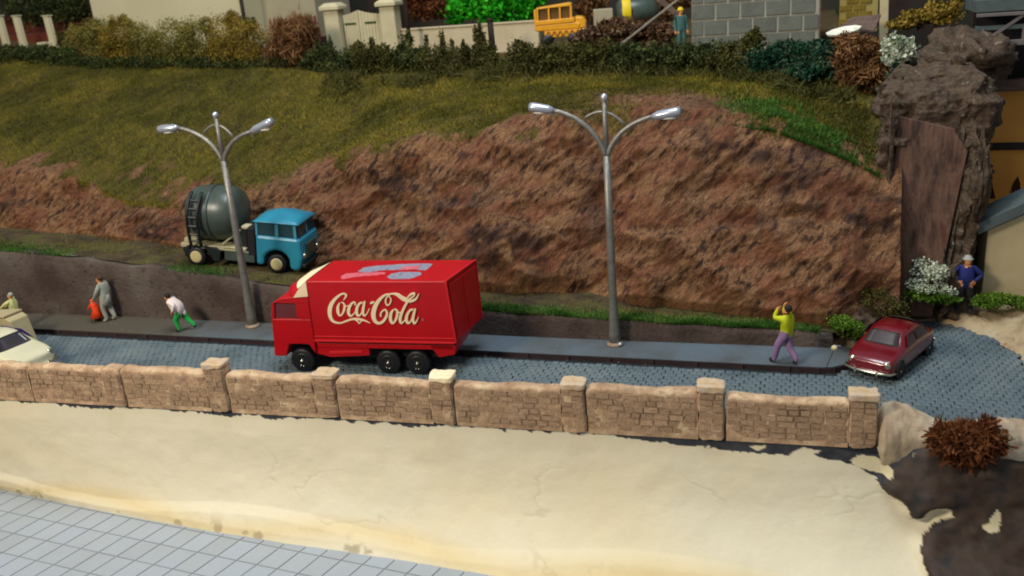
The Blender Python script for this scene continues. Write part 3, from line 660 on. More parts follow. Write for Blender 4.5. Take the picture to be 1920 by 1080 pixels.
def lay_stones(t, x0, x1, z0, z1, y, rows, lo, hi, rnd):
    hz = (z1-z0)/rows
    for r in range(rows):
        x = x0 - (rnd.random()*.1 if r % 2 else 0)
        x = x0
        while x < x1-.02:
            l = rnd.uniform(lo, hi); l = min(l, x1-x)
            if x1-(x+l) < lo*.6: l = x1-x
            o = bpy.data.objects.new('stone', rnd.choice(stone_meshes)); COL.objects.link(o); o.parent = t
            o.location = (x+l/2, y, z0+hz*(r+.5)+rnd.uniform(-.01, .01)); o.scale = (l*.94, rnd.uniform(.012, .026), hz*.92*rnd.uniform(.88, 1.05))
            x += l
segs = [(-28.6, wx_at(-92), 0, 1), (wx_at(-92), wx_at(75), 0, 0), (wx_at(75), wx_at(245), 1, 0), (wx_at(245), wx_at(437), 1, 1), (wx_at(437), wx_at(638), 1, 1), (wx_at(638), wx_at(855), 1, 2),
        (wx_at(855), wx_at(1100), 1, 1), (wx_at(1100), wx_at(1360), 1, 1), (wx_at(1360), wx_at(1648), 1, 1)]
seglab = ['tan stone parapet section behind the left edge of the picture beside the pale car', 'tan stone parapet section in front of the pale car at the far left',
          'tan stone parapet section just right of the pale car, with a low worn pillar', 'stone parapet section with the tallest pillar, under the green trousered figure',
          'stone parapet section below the front wheel of the red truck', 'darker stone parapet section under the rear wheels of the red truck, pale topped pillar',
          'stone parapet section just right of the red truck, level with the right lamp', 'stone parapet section with pale patchy mortar, right of the right lamp',
          'rightmost stone parapet section, pinkish with a white crusted coping']
for si, (x0, x1, pil, sty) in enumerate(segs):
    rnd = random.Random(100+si); L_ = x1-x0-.035; pw = .62 if pil else .0
    ph = {3: 1.37, 5: 1.27, 2: 1.12, 4: 1.21, 6: 1.23, 7: 1.32, 8: 1.27}.get(si, 1.1); hh = {7: 1.12, 8: 1.05}.get(si, 1.06)
    t = thing('parapet_section', seglab[si], 'stone wall', ((x0+x1)/2, top_y((x0+x1)/2), 0), math.atan(.0375), 'sections of the stone parapet')
    nseg = 90; xa, xb = -L_/2, L_/2-pw
    prof = [(.03, q*hh) for q in np.linspace(-.12, .93, 26)] + [(.05, hh*.965), (.09, hh*.99), (.15, hh), (.28, hh+.01), (.35, hh-.02), (.38, hh-.08), (.38, -.12)]
    xs_ = np.linspace(xa, xb, nseg); GX, GP = np.meshgrid(xs_, np.arange(len(prof)), indexing='ij')
    gy = np.array([p_[0] for p_ in prof])[GP]; gz = np.array([p_[1] for p_ in prof])[GP]
    isf = (GP > 0) & (GP < len(prof)-1)
    n1 = fbm(GX*3.1+si*7, gy*3, gz*4.2, 4); n2 = fbm(GX*1.1+si*7, 0, 3, 3)
    gy = gy-.022*n1*isf; gz = gz+(.04*n2+.02*n1)*(gz > hh*.8)*isf; gx_ = GX + 0
    ends = np.minimum(GX-xa, xb-GX); gz = gz-.05*np.clip(1-ends/.08, 0, 1)*(gz > hh*.8)
    V_ = np.stack([gx_, gy, gz], -1).reshape(-1, 3)
    po = np_mesh('panel', V_, grid_faces(nseg, len(prof)), M['mortar'], True, parent=t)
    ec = MB()
    for xe, dd_ in ((xa+.004, 1), (xb-.004, -1)): ec.prism([(xe, -.1), (xe+.03*dd_, -.1), (xe+.03*dd_, hh-.08), (xe, hh-.08)][::dd_], .06, .36)
    ec.build('panel_end', M['mortar'], t)
    rows = 6; lay_stones(t, xa+.03, xb-.03, .0, hh-.12, .032, rows, .2, .42, rnd)
    if pil:
        def rough_block(name, m_, x0_, x1_, y0_, y1_, z0_, z1_, seed, amp):
            n_ = 14; vs_, fs_ = [], []
            def face(o_, a_, b_):
                k0 = len(vs_); o_, a_, b_ = map(Vector, (o_, a_, b_))
                for i in range(n_+1):
                    for j in range(n_+1): vs_.append(o_+a_*(i/n_)+b_*(j/n_))
                fs_.extend([tuple(int(q)+k0 for q in g_) for g_ in grid_faces(n_+1, n_+1)])
            dx, dy, dz = x1_-x0_, y1_-y0_, z1_-z0_
            face((x0_,y0_,z0_),(dx,0,0),(0,0,dz)); face((x0_,y1_,z0_),(0,0,dz),(dx,0,0)); face((x0_,y0_,z0_),(0,0,dz),(0,dy,0)); face((x1_,y0_,z0_),(0,dy,0),(0,0,dz)); face((x0_,y0_,z1_),(dx,0,0),(0,dy,0))
            A_v = np.array([tuple(v_) for v_ in vs_]); c_ = np.array([(x0_+x1_)/2, (y0_+y1_)/2, (z0_+z1_)/2]); h_ = np.array([dx, dy, dz])/2
            q = (A_v-c_)/h_; r_ = np.maximum(np.abs(q), 1e-6); # round the edges
            L2 = (r_**7).sum(1)**(1/7); q = q/L2[:, None]*1.0
            A2 = c_+q*h_; nn = fbm(A2[:, 0]*4+seed, A2[:, 1]*4, A2[:, 2]*4, 4); A2 = A2+q*amp*nn[:, None]
            me = bpy.data.meshes.new(name); me.from_pydata([tuple(v_) for v_ in A2], [], fs_); me.materials.append(m_); me.polygons.foreach_set('use_smooth', [True]*len(fs_)); return link(name, me, t)
        rough_block('pillar', M['mortar'], L_/2-pw+.01, L_/2, -.04, .44, -.15, ph-.1 if si != 2 else ph-.04, si, .022)
        if si != 2: rough_block('capstone', M['cream'] if si == 5 else M['coping'], L_/2-pw-.02, L_/2+.02, -.06, .47, ph-.17, ph, si+20, .03)
        lay_stones(t, L_/2-pw+.03, L_/2-.02, .0, ph-.18, -.032, 7, .22, .4, rnd)

# ---- rocks at the right end of the parapet
def rock_mesh(name, c, r, material, parent=None, seed=0, nu=60, nv=40, amp=.22, kind=None, flatb=.2, mask=None):
    u = np.linspace(0, 2*np.pi, nu); v = np.linspace(.02, np.pi-.02, nv); U, V2 = np.meshgrid(u, v, indexing='ij')
    dx, dy, dz = np.sin(V2)*np.cos(U), np.sin(V2)*np.sin(U), np.cos(V2)
    k = 1+amp*fbm(dx*1.6+seed*3.1, dy*1.6, dz*1.6+seed, 5)+.4*amp*(1-2*np.abs(fbm(dx*3+seed, dy*3, dz*3, 3)))
    k[-1] = k[0]
    P_ = np.stack([dx*r[0]*k, dy*r[1]*k, np.maximum(dz*k, -flatb*4)*r[2]], -1).reshape(-1, 3)
    if parent is None: P_ = P_+np.array(c)
    o = np_mesh(name, P_, grid_faces(nu, nv), material, True, parent=parent)
    if parent is not None: o.location = c
    return o
us = np.linspace(0, 1, 160); vs = np.linspace(0, 2*np.pi, 48); UU, VV = np.meshgrid(us, vs, indexing='ij')
cx_ = 1.75+UU*5.6; cyy = 20.28+.25*UU+.12*np.sin(UU*9); ry_ = (.52+.10*np.sin(UU*13+1))*np.clip(UU*16+.45, 0, 1); rz_ = (.60+.10*np.sin(UU*17)+.10*np.sin(UU*7+2))*np.clip(UU*16+.5, 0, 1)
czz = .02-.05*UU
dx = cx_; dy = np.cos(VV); dz = np.sin(VV)
k = 1+.13*fbm(cx_*1.3, dy*1.3, dz*1.3, 4)+.05*(1-2*np.abs(fbm(cx_*3, dy*2, dz*2, 3)))
k[:, -1] = k[:, 0]
vg = np_mesh('plaster_verge', np.stack([cx_, cyy+dy*ry_*k, czz+dz*rz_*k], -1).reshape(-1, 3), grid_faces(160, 48)[:, ::-1], M['creamrock'], True); tag(vg, kind='structure')

# ---- stony ground round the end of the road, right
xs = np.linspace(1.2, 9.5, 120); ys = np.linspace(21.0, 34, 150); XX, YY = np.meshgrid(xs, ys, indexing='ij')
ins = inpoly(XX, YY, [(x, y) for x, y in road_poly])
d = np.full(XX.shape, 9.0)
rp = road_poly
for i in range(len(rp)):
    x0, y0 = rp[i]; x1, y1 = rp[(i+1) % len(rp)]; dx, dy = x1-x0, y1-y0; tt = np.clip(((XX-x0)*dx+(YY-y0)*dy)/(dx*dx+dy*dy+1e-9), 0, 1)
    d = np.minimum(d, np.hypot(XX-x0-tt*dx, YY-y0-tt*dy))
d = np.where(ins, -d, d)
zz = np.where(d > 0, .02+.22*np.clip(d*2.2, 0, 1)+.2*np.clip((d-.4)/2, 0, 1)+(.10*fbm(XX*1.2, YY*1.2, 0, 4)+.05*np.abs(fbm(XX*4, YY*4, 0, 3)))*np.clip(d*3, 0, 1), -.10)
zz = zz + .5*np.exp(-(((XX-6.4)/.5)**2+((YY-26.6)/.6)**2)) * (d > 0)
sp = np_mesh('stony_ground', np.stack([XX, YY, zz], -1).reshape(-1, 3), grid_faces(120, 150), M['stonypath'], True); tag(sp, kind='structure')

# ---- rock pier at the right with its plum board face
pier = thing('rock_pier', 'tall grey brown rock pier with flat plum face, right of the bank', 'rock', (3.4, 29.2, 0))
nu, nv = 150, 200; us = np.linspace(0, 1, nu); vs = np.linspace(0, 1, nv); UU, VV = np.meshgrid(us, vs, indexing='ij')
# plan outline swept round the front (left side -> front -> right side)
plan = [(2.75, 33.5), (2.35, 30.5), (2.15, 28.4), (2.3, 27.75), (2.9, 27.85), (4.2, 27.85), (4.62, 27.5), (4.95, 27.7), (5.15, 28.6), (5.3, 31), (5.3, 33.5)]
pu = np.linspace(0, 1, len(plan)); bx = np.interp(UU, pu, [p[0] for p in plan]); by = np.interp(UU, pu, [p[1] for p in plan])
bz = VV*7.35; taper = np.clip((VV-.84)/.16, 0, 1)
cx, cy = 3.75, 30.2; lean = .22*VV
bx = cx+(bx-cx)*(1-.45*taper**2)+lean*.35; by = cy+(by-cy)*(1-.5*taper**2)+VV*.5
bz = bz - .9*taper**2*0
nrm = np.stack([bx-cx, by-cy], -1); nrm /= np.linalg.norm(nrm, axis=-1, keepdims=True)+1e-6
frontness = ((UU > .36) & (UU < .55)).astype(float)
amp_ = np.where((UU > .34) & (UU < .56) & (VV < .72), .05, .34)
dd = amp_*(fbm(bx*1.1, by*1.1, bz*.8, 4)+.5*(1-2*np.abs(fbm(bx*2.5, by*2.5, bz*1.3, 3))))
dd = dd*(1-.4*(VV > .75)) + .10*np.exp(-((VV-.86)/.08)**2)*(UU > .3) + .10*(1-3*np.abs(fbm(bx*.8, by*.8, bz*1.6, 4)))*(VV > .6)
bx = bx - .62*np.clip((bx-3.9)/.7, 0, 1)*(1-np.clip(VV/.6, 0, 1))
bx = bx+nrm[..., 0]*dd; by = by+nrm[..., 1]*dd
V = np.stack([bx-3.4, by-29.2, bz], -1).reshape(-1, 3)
np_mesh('rock_face', V, grid_faces(nu, nv), M['greyrock'], True, parent=pier)
mb = MB(); P4 = [(2.42, 27.60, .25), (3.80, 27.60, .2), (4.46, 27.98, 5.1), (4.05, 28.02, 5.75), (2.60, 28.02, 6.15)]
vv = [(x-3.4, y-29.2, z) for x, y, z in P4]; vv += [(x, y+.12, z) for x, y, z in vv]; n5 = 5
mb.add(vv, [tuple(range(n5)), tuple(range(2*n5-1, n5-1, -1))]+[(i, i+n5, (i+1) % n5+n5, (i+1) % n5) for i in range(n5)])
mb.build('face_board', M['plum'], pier, bevel=.02)
rock_mesh('crown', (.45, .35, 6.35), (.98, 1.0, .85), M['greyrock'], pier, 31, amp=.3)
rock_mesh('back_rock', (1.35, 3.4, 6.9), (1.45, 2.4, 1.1), M['greyrock'], pier, 17, amp=.3)
rock_mesh('edge_rock', (1.38, -1.3, 4.2), (.24, .35, 1.3), M['greyrock'], pier, 8, amp=.4)
rock_mesh('edge_rock', (.75, -1.05, 1.7), (.24, .35, 1.5), M['darkrock'], pier, 9, amp=.45)
rock_mesh('edge_rock', (-.98, -1.3, 2.9), (.16, .3, 3.0), M['greyrock'], pier, 11, amp=.45)
o = rock_mesh('rock', (1.55, 26.2, .55), (.9, .6, .55), M['greyrock'], seed=14, amp=.35); tag(o, 'grey boulder heap at the foot of the rock face behind the maroon car', 'rock')

# ================================================================== terrace and far things
def zt_at(x, y):
    c1 = interp(C_, x, 1); return float(interp(C_, x, 2)) + .25*min(1, max(0, (y-c1)/(58-c1)*6))
gb = MB(); gb.box(-60, 30, 58, 58.4, -1, 26); tag(gb.build('backdrop', M['backdrop']), kind='structure')
# ground behind the pier, right
gr = MB(); gr.box(2.6, 24, 27.9, 58, -.4, .12); tag(gr.build('valley_floor', M['darkrock']), kind='structure')
gr = MB(); gr.box(-46, 1.6, 40.5, 58, 5.0, 7.45); tag(gr.build('terrace_ground', M['ground']), kind='structure')
o = bpy.data.objects['terrace_ground']

def anchor(px, py, y): return PY(px, py, y)
# white house
def slab(name, m_, px0, px1, y, ztop, zbot, depth, parent_loc, parent, bev=.02):
    a = PY(px0, 20, y)[0]; b = PY(px1, 20, y)[0]
    return MB().box(a-parent_loc[0], b-parent_loc[0], 0, depth, zbot-parent_loc[2], ztop-parent_loc[2]).build(name, m_, parent, bevel=bev)
y = 43; c = PY(312, 40, y); zb = 6.6
t = thing('house', 'large cream rendered house wall behind the round yellow green bushes', 'house', (c[0], y, zb))
slab('wall', M['house'], 172, 452, y, 12.5, zb, 5, (c[0], y, zb), t)
a = PY(172, 20, y)[0]-c[0]; b = PY(452, 20, y)[0]-c[0]
MB().box(a-.4, b+.4, -.35, 5.4, 5.9, 6.15).build('eaves', M['darkbeam'], t, bevel=.02)
MB().add([(a-.4,-.4,6.15),(b+.4,-.4,6.15),(b+.4,5.4,6.15),(a-.4,5.4,6.15),(a-.4,2.5,8),(b+.4,2.5,8)], [(0,1,5,4),(2,3,4,5),(0,4,3),(1,2,5),(0,3,2,1)]).build('roof', M['picket'], t)
MB().box(b+.05, b+.22, -.12, .02, 0, 5.9).build('recess_shade', M['darkbeam'], t, bevel=.03)  # dark strip standing in for the shade of the recess beside the wall
y = 45; c = PY(540, 20, y)
t = thing('garage', 'dull beige garage wall between the cream house and the white gate pillar', 'building', (c[0], y, 6.6))
a = PY(482, 20, y)[0]-c[0]; b = PY(592, 20, y)[0]-c[0]
MB().box(a, b, 0, 4, 1.85, 5).build('wall', M['render2'], t, bevel=.02)
MB().box(a, b, .1, 3.9, 0, 1.85).build('plinth', M['darkbeam'], t)
MB().box(a-.3, b+.3, -.3, 4.3, 5, 5.2).build('roof', M['darkbeam'], t, bevel=.02)
MB().tube([(a-1.1, -.6, 0), (a-1.1, -.6, 3.5)], .16, 10).build('pillar', M['house'], t, True)

# cream fence posts at the far left and rusty track bed
for i, (px, pw, lab) in enumerate([(14, 12, 'leftmost cream concrete post in the top left corner'), (46, 14, 'cream concrete post standing between two others at the top left'), (103, 14, 'cream post with a low slab at its foot, left of the round bushes')]):
    y = 40.5; a = PY(px, 88, y); b = PY(px-6, 30, y)
    t = thing('fence_post', lab, 'post', (a[0], y, a[2]-.5), 0, 'cream posts at the top left')
    h = b[2]-a[2]+.5; w_ = .15
    MB().add([(-w_,-.15,0),(w_,-.15,0),(w_,.15,0),(-w_,.15,0),(-w_-.06,-.15,h),(w_-.06,-.15,h),(w_-.06,.15,h),(-w_-.06,.15,h)],
        [(0,3,2,1),(4,5,6,7),(0,1,5,4),(1,2,6,5),(2,3,7,6),(3,0,4,7)]).build('shaft', M['house'], t, bevel=.03)
    MB().box(-w_-.1, w_, -.19, .19, h, h+.06).build('cap', M['house'], t, bevel=.02)
c = PY(88, 82, 40.3); t = MB().box(c[0]-.5, c[0]+.35, 40.1, 40.6, c[2]-.4, c[2]+.1).build('stone_slab', M['house'], bevel=.04); tag(t, 'low cream slab lying at the foot of the right hand cream post', 'slab')
for i, (py0, py1, mm) in enumerate([(60, 110, 'track'), (38, 62, 'lf_x'), (20, 42, 'track')]):
    pass
tr = MB(); tr.box(-58, PY(176, 30, 46)[0], 44, 57, 6, PY(80, 62, 44)[2]); tag(tr.build('rust_ground', M['track']), kind='structure')
e1 = PY(80, 28, 52); t = thing('long_shed', 'low dark red shed seen behind the cream posts', 'shed', (e1[0]+1, 50, 7))
MB().box(-7, 4.2, 0, 3, 0, PY(80, 34, 50)[2]-7).build('wall', M['track'], t, bevel=.03)
MB().box(-7.2, 4.4, -.3, 3.3, PY(80, 34, 50)[2]-7, PY(80, 27, 50)[2]-7).build('roof', M['picket'], t, bevel=.03)

# gate
y = 41.0; gl = PY(628, 95, y); grt = PY(733, 95, y); zb = gl[2]-.3
t = thing('gate', 'double cream boarded gate with arched tops between two square capped pillars', 'gate', ((gl[0]+grt[0])/2, y, zb))
cx = (gl[0]+grt[0])/2; pt = PY(628, 8, y)[2]-zb
for px in (628, 733):
    xx = PY(px, 50, y)[0]-cx
    p = MB().box(xx-.38, xx+.38, -.3, .4, 0, pt-.25).build('pillar', M['gatepaint'], t, bevel=.03)
    MB().add([(xx-.52,-.45,pt-.25),(xx+.52,-.45,pt-.25),(xx+.52,.55,pt-.25),(xx-.52,.55,pt-.25),(xx-.52,-.45,pt-.08),(xx+.52,-.45,pt-.08),(xx+.52,.55,pt-.08),(xx-.52,.55,pt-.08),
              (xx-.3,-.25,pt+.08),(xx+.3,-.25,pt+.08),(xx+.3,.35,pt+.08),(xx-.3,.35,pt+.08)],
             [(0,3,2,1),(0,1,5,4),(1,2,6,5),(2,3,7,6),(3,0,4,7),(4,5,9,8),(5,6,10,9),(6,7,11,10),(7,4,8,11),(8,9,10,11)]).build('capstone', M['gatepaint'], p, bevel=.03)
xl = PY(646, 50, y)[0]-cx; xr = PY(716, 50, y)[0]-cx; zc = PY(683, 18, y)[2]-zb; ze = PY(648, 30, y)[2]-zb
for s_ in (-1, 1):
    x0, x1 = (xl, -.01) if s_ < 0 else (.01, xr); lf = None; nb = 7; leaf = MB()
    for k in range(nb):
        a = x0+(x1-x0)*k/nb; b = x0+(x1-x0)*(k+1)/nb
        q0, q1 = [1-abs(v_)/max(abs(xl), abs(xr)) for v_ in (a, b)]
        zf = lambda q_: ze+(zc-ze)*(q_**1.8)
        leaf.prism([(a+.008, .3), (b-.008, .3), (b-.008, zf(q1)), (a+.008, zf(q0))], -.03, .03)
    lf = leaf.build('gate_leaf', M['gatepaint'], t, bevel=.006)
    MB().box(x0, x1, .03, .07, .5, .65).box(x0, x1, .03, .07, 1.3, 1.45).build('rail', M['gatepaint'], lf)
    zz0 = PY(670, 46, y)[2]-zb; xa = x0+.05 if s_ < 0 else x0+.3; MB().box(xa, xa+.6, -.045, -.03, zz0, zz0+.1).build('slot', M['greenslot'], lf)
# low wall
y = 41.2; a = PY(752, 66, y); b = PY(1010, 66, y); zt_ = PY(880, 46, y)[2]; zb = PY(880, 90, y)[2]-.5
t = thing('low_wall', 'low pale rendered garden wall right of the gate in front of the bright green tree', 'wall', ((a[0]+b[0])/2, y, zb)); hw = (b[0]-a[0])/2
MB().box(-hw, hw, 0, .3, 0, zt_-zb-.08).build('wall_face', M['lowwall'], t, bevel=.02)
MB().box(-hw-.03, hw+.03, -.05, .35, zt_-zb-.08, zt_-zb).build('coping', M['lowwall'], t, bevel=.02)
# picket fence
y = 41.5; a = PY(506, 60, y); b = PY(598, 60, y); zt_ = PY(550, 31, y)[2]; zb = PY(550, 74, y)[2]-.3
t = thing('picket_fence', 'dark red picket fence left of the gate behind the brown twiggy bush', 'fence', ((a[0]+b[0])/2, y, zb)); hw = (b[0]-a[0])/2; npk = 12
pk = MB().prism([(-.06, 0), (.06, 0), (.06, zt_-zb-.1), (0, zt_-zb), (-.06, zt_-zb-.1)], -.02, .02).build('picket', M['picket'], t)
for i in range(npk):
    o = pk if i == 0 else pk.copy()
    if i: COL.objects.link(o); o.parent = t
    o.location = (-hw+2*hw*(i+.5)/npk, 0, 0)
for z in (.4, zt_-zb-.45): MB().box(-hw, hw, .022, .07, z, z+.1).build('rail', M['picket'], t)
MB().box(-hw, hw, .1, .16, 0, zt_-zb-.6).build('back_panel', M['picket'], t)
# dark posts and the bright tree
for px, p0, p1, yy_, lab in [(768, 0, 78, 40.2, 'thin dark pole rising above the bushes right of the gate'), (926, 38, 120, 38.6, 'thick dark brown post in front of the low wall and the bright tree')]:
    a = PY(px, p1, yy_); b = PY(px-2, p0, yy_); t = thing('post', lab, 'post', (a[0], yy_, a[2]-.3))
    h = b[2]-a[2]+.3+(2.5 if p0 == 0 else 0); r = .10 if p0 == 0 else .15
    MB().tube([(0,0,0), (0,0,h*.5), (-.02,0,h)], [r, r*.95, r*.9], 8).build('shaft', M['trunk'], t, True)
    MB().lathe([(r*1.15, 0), (r*1.15, .05), (r*.6, .09)], (-.02, 0, h), 'z', 8).build('cap', M['trunk'], t)
y = 44; c0 = PY(925, 60, y); blobs = []
for px, py, r in [(870,20,.8),(920,12,1.0),(970,18,.9),(1000,-5,.7),(895,-15,1.1),(950,-25,1.2),(858,34,.45),(985,34,.5),(925,34,.6)]:
    p = PY(px, py, y+random.uniform(-.5,.5)); blobs.append((p[0], p[1], p[2], r, r*.9, r*.75))
t = thing('tree', 'bright emerald green bushy tree behind the low wall', 'tree', (c0[0], y, 7.2))
P_ = blob_points(9000, [(b[0]-c0[0], b[1]-y, b[2]-7.2)+b[3:] for b in blobs], .6); V_, F_, t_ = leaf_cards(P_, .17)
np_mesh('crown', V_, F_, M['lf_bright'], attrs={'tint': ('FACE', t_)}, parent=t)
mb = MB(); mb.tube([(0,0,0),(.05,0,1.2),(0,0,3)], [.2,.15,.08], 8)
for k in range(7): a = k*.9; mb.tube([(0,0,1.4+.2*k),(.6*math.cos(a),.5*math.sin(a),2.2+.25*k)], [.07,.02], 5)
mb.build('trunk', M['trunk'], t)

# breeze block building
y = 37.2; x0 = PY(1296, 60, y)[0]; x1 = PY(1482, 60, y)[0]; x1 = PY(1553, 60, y)[0]; zb = PY(1400, 110, y)[2]-.2
bw, bh = .925, .60
t = thing('block_building', 'grey breeze block wall with pale mortar joints at the top right of the bank', 'building', (x0, y, zb)); W_ = x1-x0-.35
MB().box(.02, W_, .05, 3.4, 0, 5.2).build('wall_core', M['blockmortar'], t)
MB().box(W_, W_+.06, .02, 3.4, 0, 5.2).build('side_wall', M['dirtwood'], t)
MB().box(-.3, W_+.4, -.3, 3.7, 5.2, 5.4).build('roof', M['darkbeam'], t, bevel=.02)
bm_ = MB().box(0, bw-.085, 0, .06, 0, bh-.07).build('block', M['block'], t, bevel=.01)
z0_ = PY(1300, 69, y)[2]-zb; first = True
for r in range(-2, 7):
    z = z0_+r*bh+.035
    if z < 0: continue
    xo = 0 if r % 2 else -bw*.5
    k = 0
    while True:
        xa = xo+k*bw+.04; k += 1
        if xa > W_-.05: break
        l = min(bw-.085, W_-xa-.03, bw-.085+min(0, xa)); xa = max(xa, .03)
        if l < .12: continue
        o = bm_ if first else bm_.copy()
        if not first: COL.objects.link(o); o.parent = t
        first = False; o.location = (xa, 0, z); o.scale = (l/(bw-.085), 1, 1)
# ochre brick wall and tan post, board and dish
y = 38.2; x0 = PY(1574, 20, y)[0]; x1 = PY(1646, 20, y)[0]; zb = PY(1600, 30, y)[2]-.6
t = thing('ochre_brick_wall', 'small ochre brick wall right of the grey block building', 'wall', (x0, y, zb)); W_ = x1-x0
MB().box(0, W_, .05, .5, 0, 4).build('wall_core', M['ochremortar'], t)
b0 = MB().box(0, .42, 0, .06, 0, .2).build('brick', M['ochrebrick'], t, bevel=.01); first = True
for r in range(12):
    for k in range(5):
        xa = k*.48+(.24 if r % 2 else .02)
        if xa+.42 > W_: continue
        o = b0 if first else b0.copy()
        if not first: COL.objects.link(o); o.parent = t
        first = False; o.location = (xa, 0, .3+r*.25)
p = PY(1658, 50, 37.6); t = thing('tan_post', 'tan wooden post beside the ochre brick wall', 'post', (p[0], 37.6, p[2]-.6))
MB().bar((0,0,0), (-.1,0,3.2), .3, .25).build('shaft', M['cottage'], t, bevel=.03); MB().box(-.28, .1, -.17, .17, 3.2, 3.3).build('cap', M['cottage'], t)
# leaning board + white dish
q = [PY(1572, 52, 35.2), PY(1640, 56, 35.4), PY(1652, 26, 36.6), PY(1596, 32, 36.6)]
c = sum(q)/4; mb = MB(); v0 = [tuple(p-c) for p in q]; v1 = [(a_, b_, c2-.09) for a_, b_, c2 in v0]
mb.add(v1+v0, [(0,3,2,1),(4,5,6,7),(0,1,5,4),(1,2,6,5),(2,3,7,6),(3,0,4,7)]); t = mb.build('board', M['dirtwood'], loc=tuple(c), bevel=.01); tag(t, 'weathered pinkish brown board lying beside the block building', 'board')
c = PY(1582, 64, 34.8); mb = MB()
pr = [(.03,.02),(.25,.03),(.44,.08),(.47,.14),(.42,.12),(.25,.07),(.03,.06)]; mb.lathe(pr, (0,0,0), 'z', 9)
t = mb.build('dish', M['white'], loc=(c[0], c[1], c[2]-.02)); t.scale = (1.3, .7, 1.2); t.rotation_euler = (rad(16), rad(-9), rad(10)); tag(t, 'bright white shallow bowl lying in front of the brown board', 'bowl')

# yellow works lorry, mixer, plank, heap, worker
y = 39.0; c = PY(1048, 55, y); hd = rad(12)
t = thing('yellow_lorry', 'yellow toy lorry cab parked right of the bright green tree', 'lorry', (c[0], y, c[2]-.38), hd)
body = MB()
body.prism([(-.95,.45),(.85,.45),(.95,.72),(.72,.78),(-.95,.74)], -.5, .75); body.build('cab_body', M['yellow'], t, bevel=.05)
MB().prism([(-.92,1.5),(-.85,1.58),(.5,1.72),(.62,1.66),(.55,1.56)], -.48, .73).build('cab_roof', M['yellow'], t, bevel=.03)
for xx, ww in ((-.90,.07),(-.42,.07),(.05,.07),(.5,.09)):
    MB().add([(xx,-.47,.7),(xx+ww,-.47,.7),(xx+ww,-.40,.7),(xx,-.40,.7),(xx+.02,-.47,1.6),(xx+ww+.02,-.47,1.6),(xx+ww+.02,-.40,1.6),(xx+.02,-.40,1.6)],
             [(0,3,2,1),(4,5,6,7),(0,1,5,4),(1,2,6,5),(2,3,7,6),(3,0,4,7)]).build('window_post', M['yellow'], t)
MB().box(-.88, .5, -.36, .66, .74, 1.58).build('window', M['glass5'], t); t.scale = (1, 1, .84)
MB().box(-.6, .95, -.52, .7, .12, .44).build('skirt', M['yellow'], t, bevel=.02)
zz_ = MB()
for k in range(6): zz_.bar((-.55+.25*k,-.53,.16), (-.43+.25*k,-.53,.42), .03); zz_.bar((-.43+.25*k,-.53,.42), (-.30+.25*k,-.53,.16), .03)
zz_.build('zigzag_trim', M['picket'], t)
for xx in (-.5, .62):
    for yy_ in (-.5, .72):
        wh = MB().lathe([(.05,-.08),(.24,-.08),(.26,-.04),(.26,.04),(.24,.08),(.05,.08)], (xx, yy_, .0), 'y', 16).build('wheel', M['black'], t, True)
MB().box(.95, 2.6, -.45, .7, .2, .34).build('chassis', M['chassis'], t, bevel=.02)
MB().prism([(.72,.45),(1.15,.45),(1.18,.78),(1.05,1.0),(.72,1.05)], -.46, .7).build('bonnet', M['yellow'], t, bevel=.06)
MB().prism([(-.95,.74),(.7,.78),(.7,1.0),(-.95,.96)], -.52, .74).build('door_panel', M['yellow'], t, bevel=.03)
MB().box(-1.0, -.9, -.5, .72, .5, 1.5).build('cab_back', M['yellow'], t, bevel=.03)
MB().ball((1.05,-.4,.42), .07).build('headlight', M['chrome'], t, True)
y = 39.6; c = PY(1192, 48, y); t = thing('cement_mixer', 'grey site mixer with a yellow band behind the debris heap', 'mixer', (c[0], y, c[2]-.5), rad(14)); t.scale = (.8, .8, .8)
MB().lathe([(.5,-1.0),(.75,-.8),(.8,-.3),(.8,.4),(.6,.9),(.35,1.2)], (0,0,1.3), 'x', 20).build('drum', M['greyplastic'], t, True)
MB().lathe([(.82,-.72),(.84,-.68),(.84,-.3),(.82,-.26)], (0,0,1.3), 'x', 20).build('band', M['yellow2'], t, True)
MB().bar((-.9,-.5,.9),(.9,-.5,.35),.22,.5).build('side_panel', M['yellow2'], t, bevel=.02)
MB().box(-1.3,1.4,-.45,.5,.1,.55).build('frame', M['render2'], t, bevel=.03)
MB().bar((1.2,0,1.9),(2.4,0,.8),.5,.3).build('chute', M['dirtwood'], t, bevel=.03)
MB().box(-2.2,-1.2,-.5,.5,.1,1.6).build('engine_box', M['render2'], t, bevel=.03)
a = PY(1163, 84, 37.6); b = PY(1285, -12, 38.6); t = MB().bar((0,0,0), tuple(b-a), .13, .07).build('plank', M['graywood'], loc=tuple(a), bevel=.01); tag(t, 'long grey plank leaning diagonally across the debris heap', 'plank')
bl = []
for px, py, r in [(1110,62,.7),(1150,52,.8),(1195,50,.8),(1235,56,.7),(1130,75,.5),(1180,78,.6),(1225,80,.6),(1255,84,.4)]:
    p = PY(px, py, 38.4); bl.append((p[0], p[1], p[2]-.1, r*.9, r*.6, r*.5))
hp = thing('debris_heap', 'heap of brown rubble and twigs between the yellow lorry and the worker', 'heap', (bl[0][0]+1.5, 38.4, 8))
P_ = blob_points(6000, [(b[0]-bl[0][0]-1.5, b[1]-38.4, b[2]-8)+b[3:] for b in bl], .5); V_, F_, t_ = leaf_cards(P_, .15, aspect=1.3)
np_mesh('rubble', V_, F_, M['lf_heap'], attrs={'tint': ('FACE', t_)}, parent=hp)
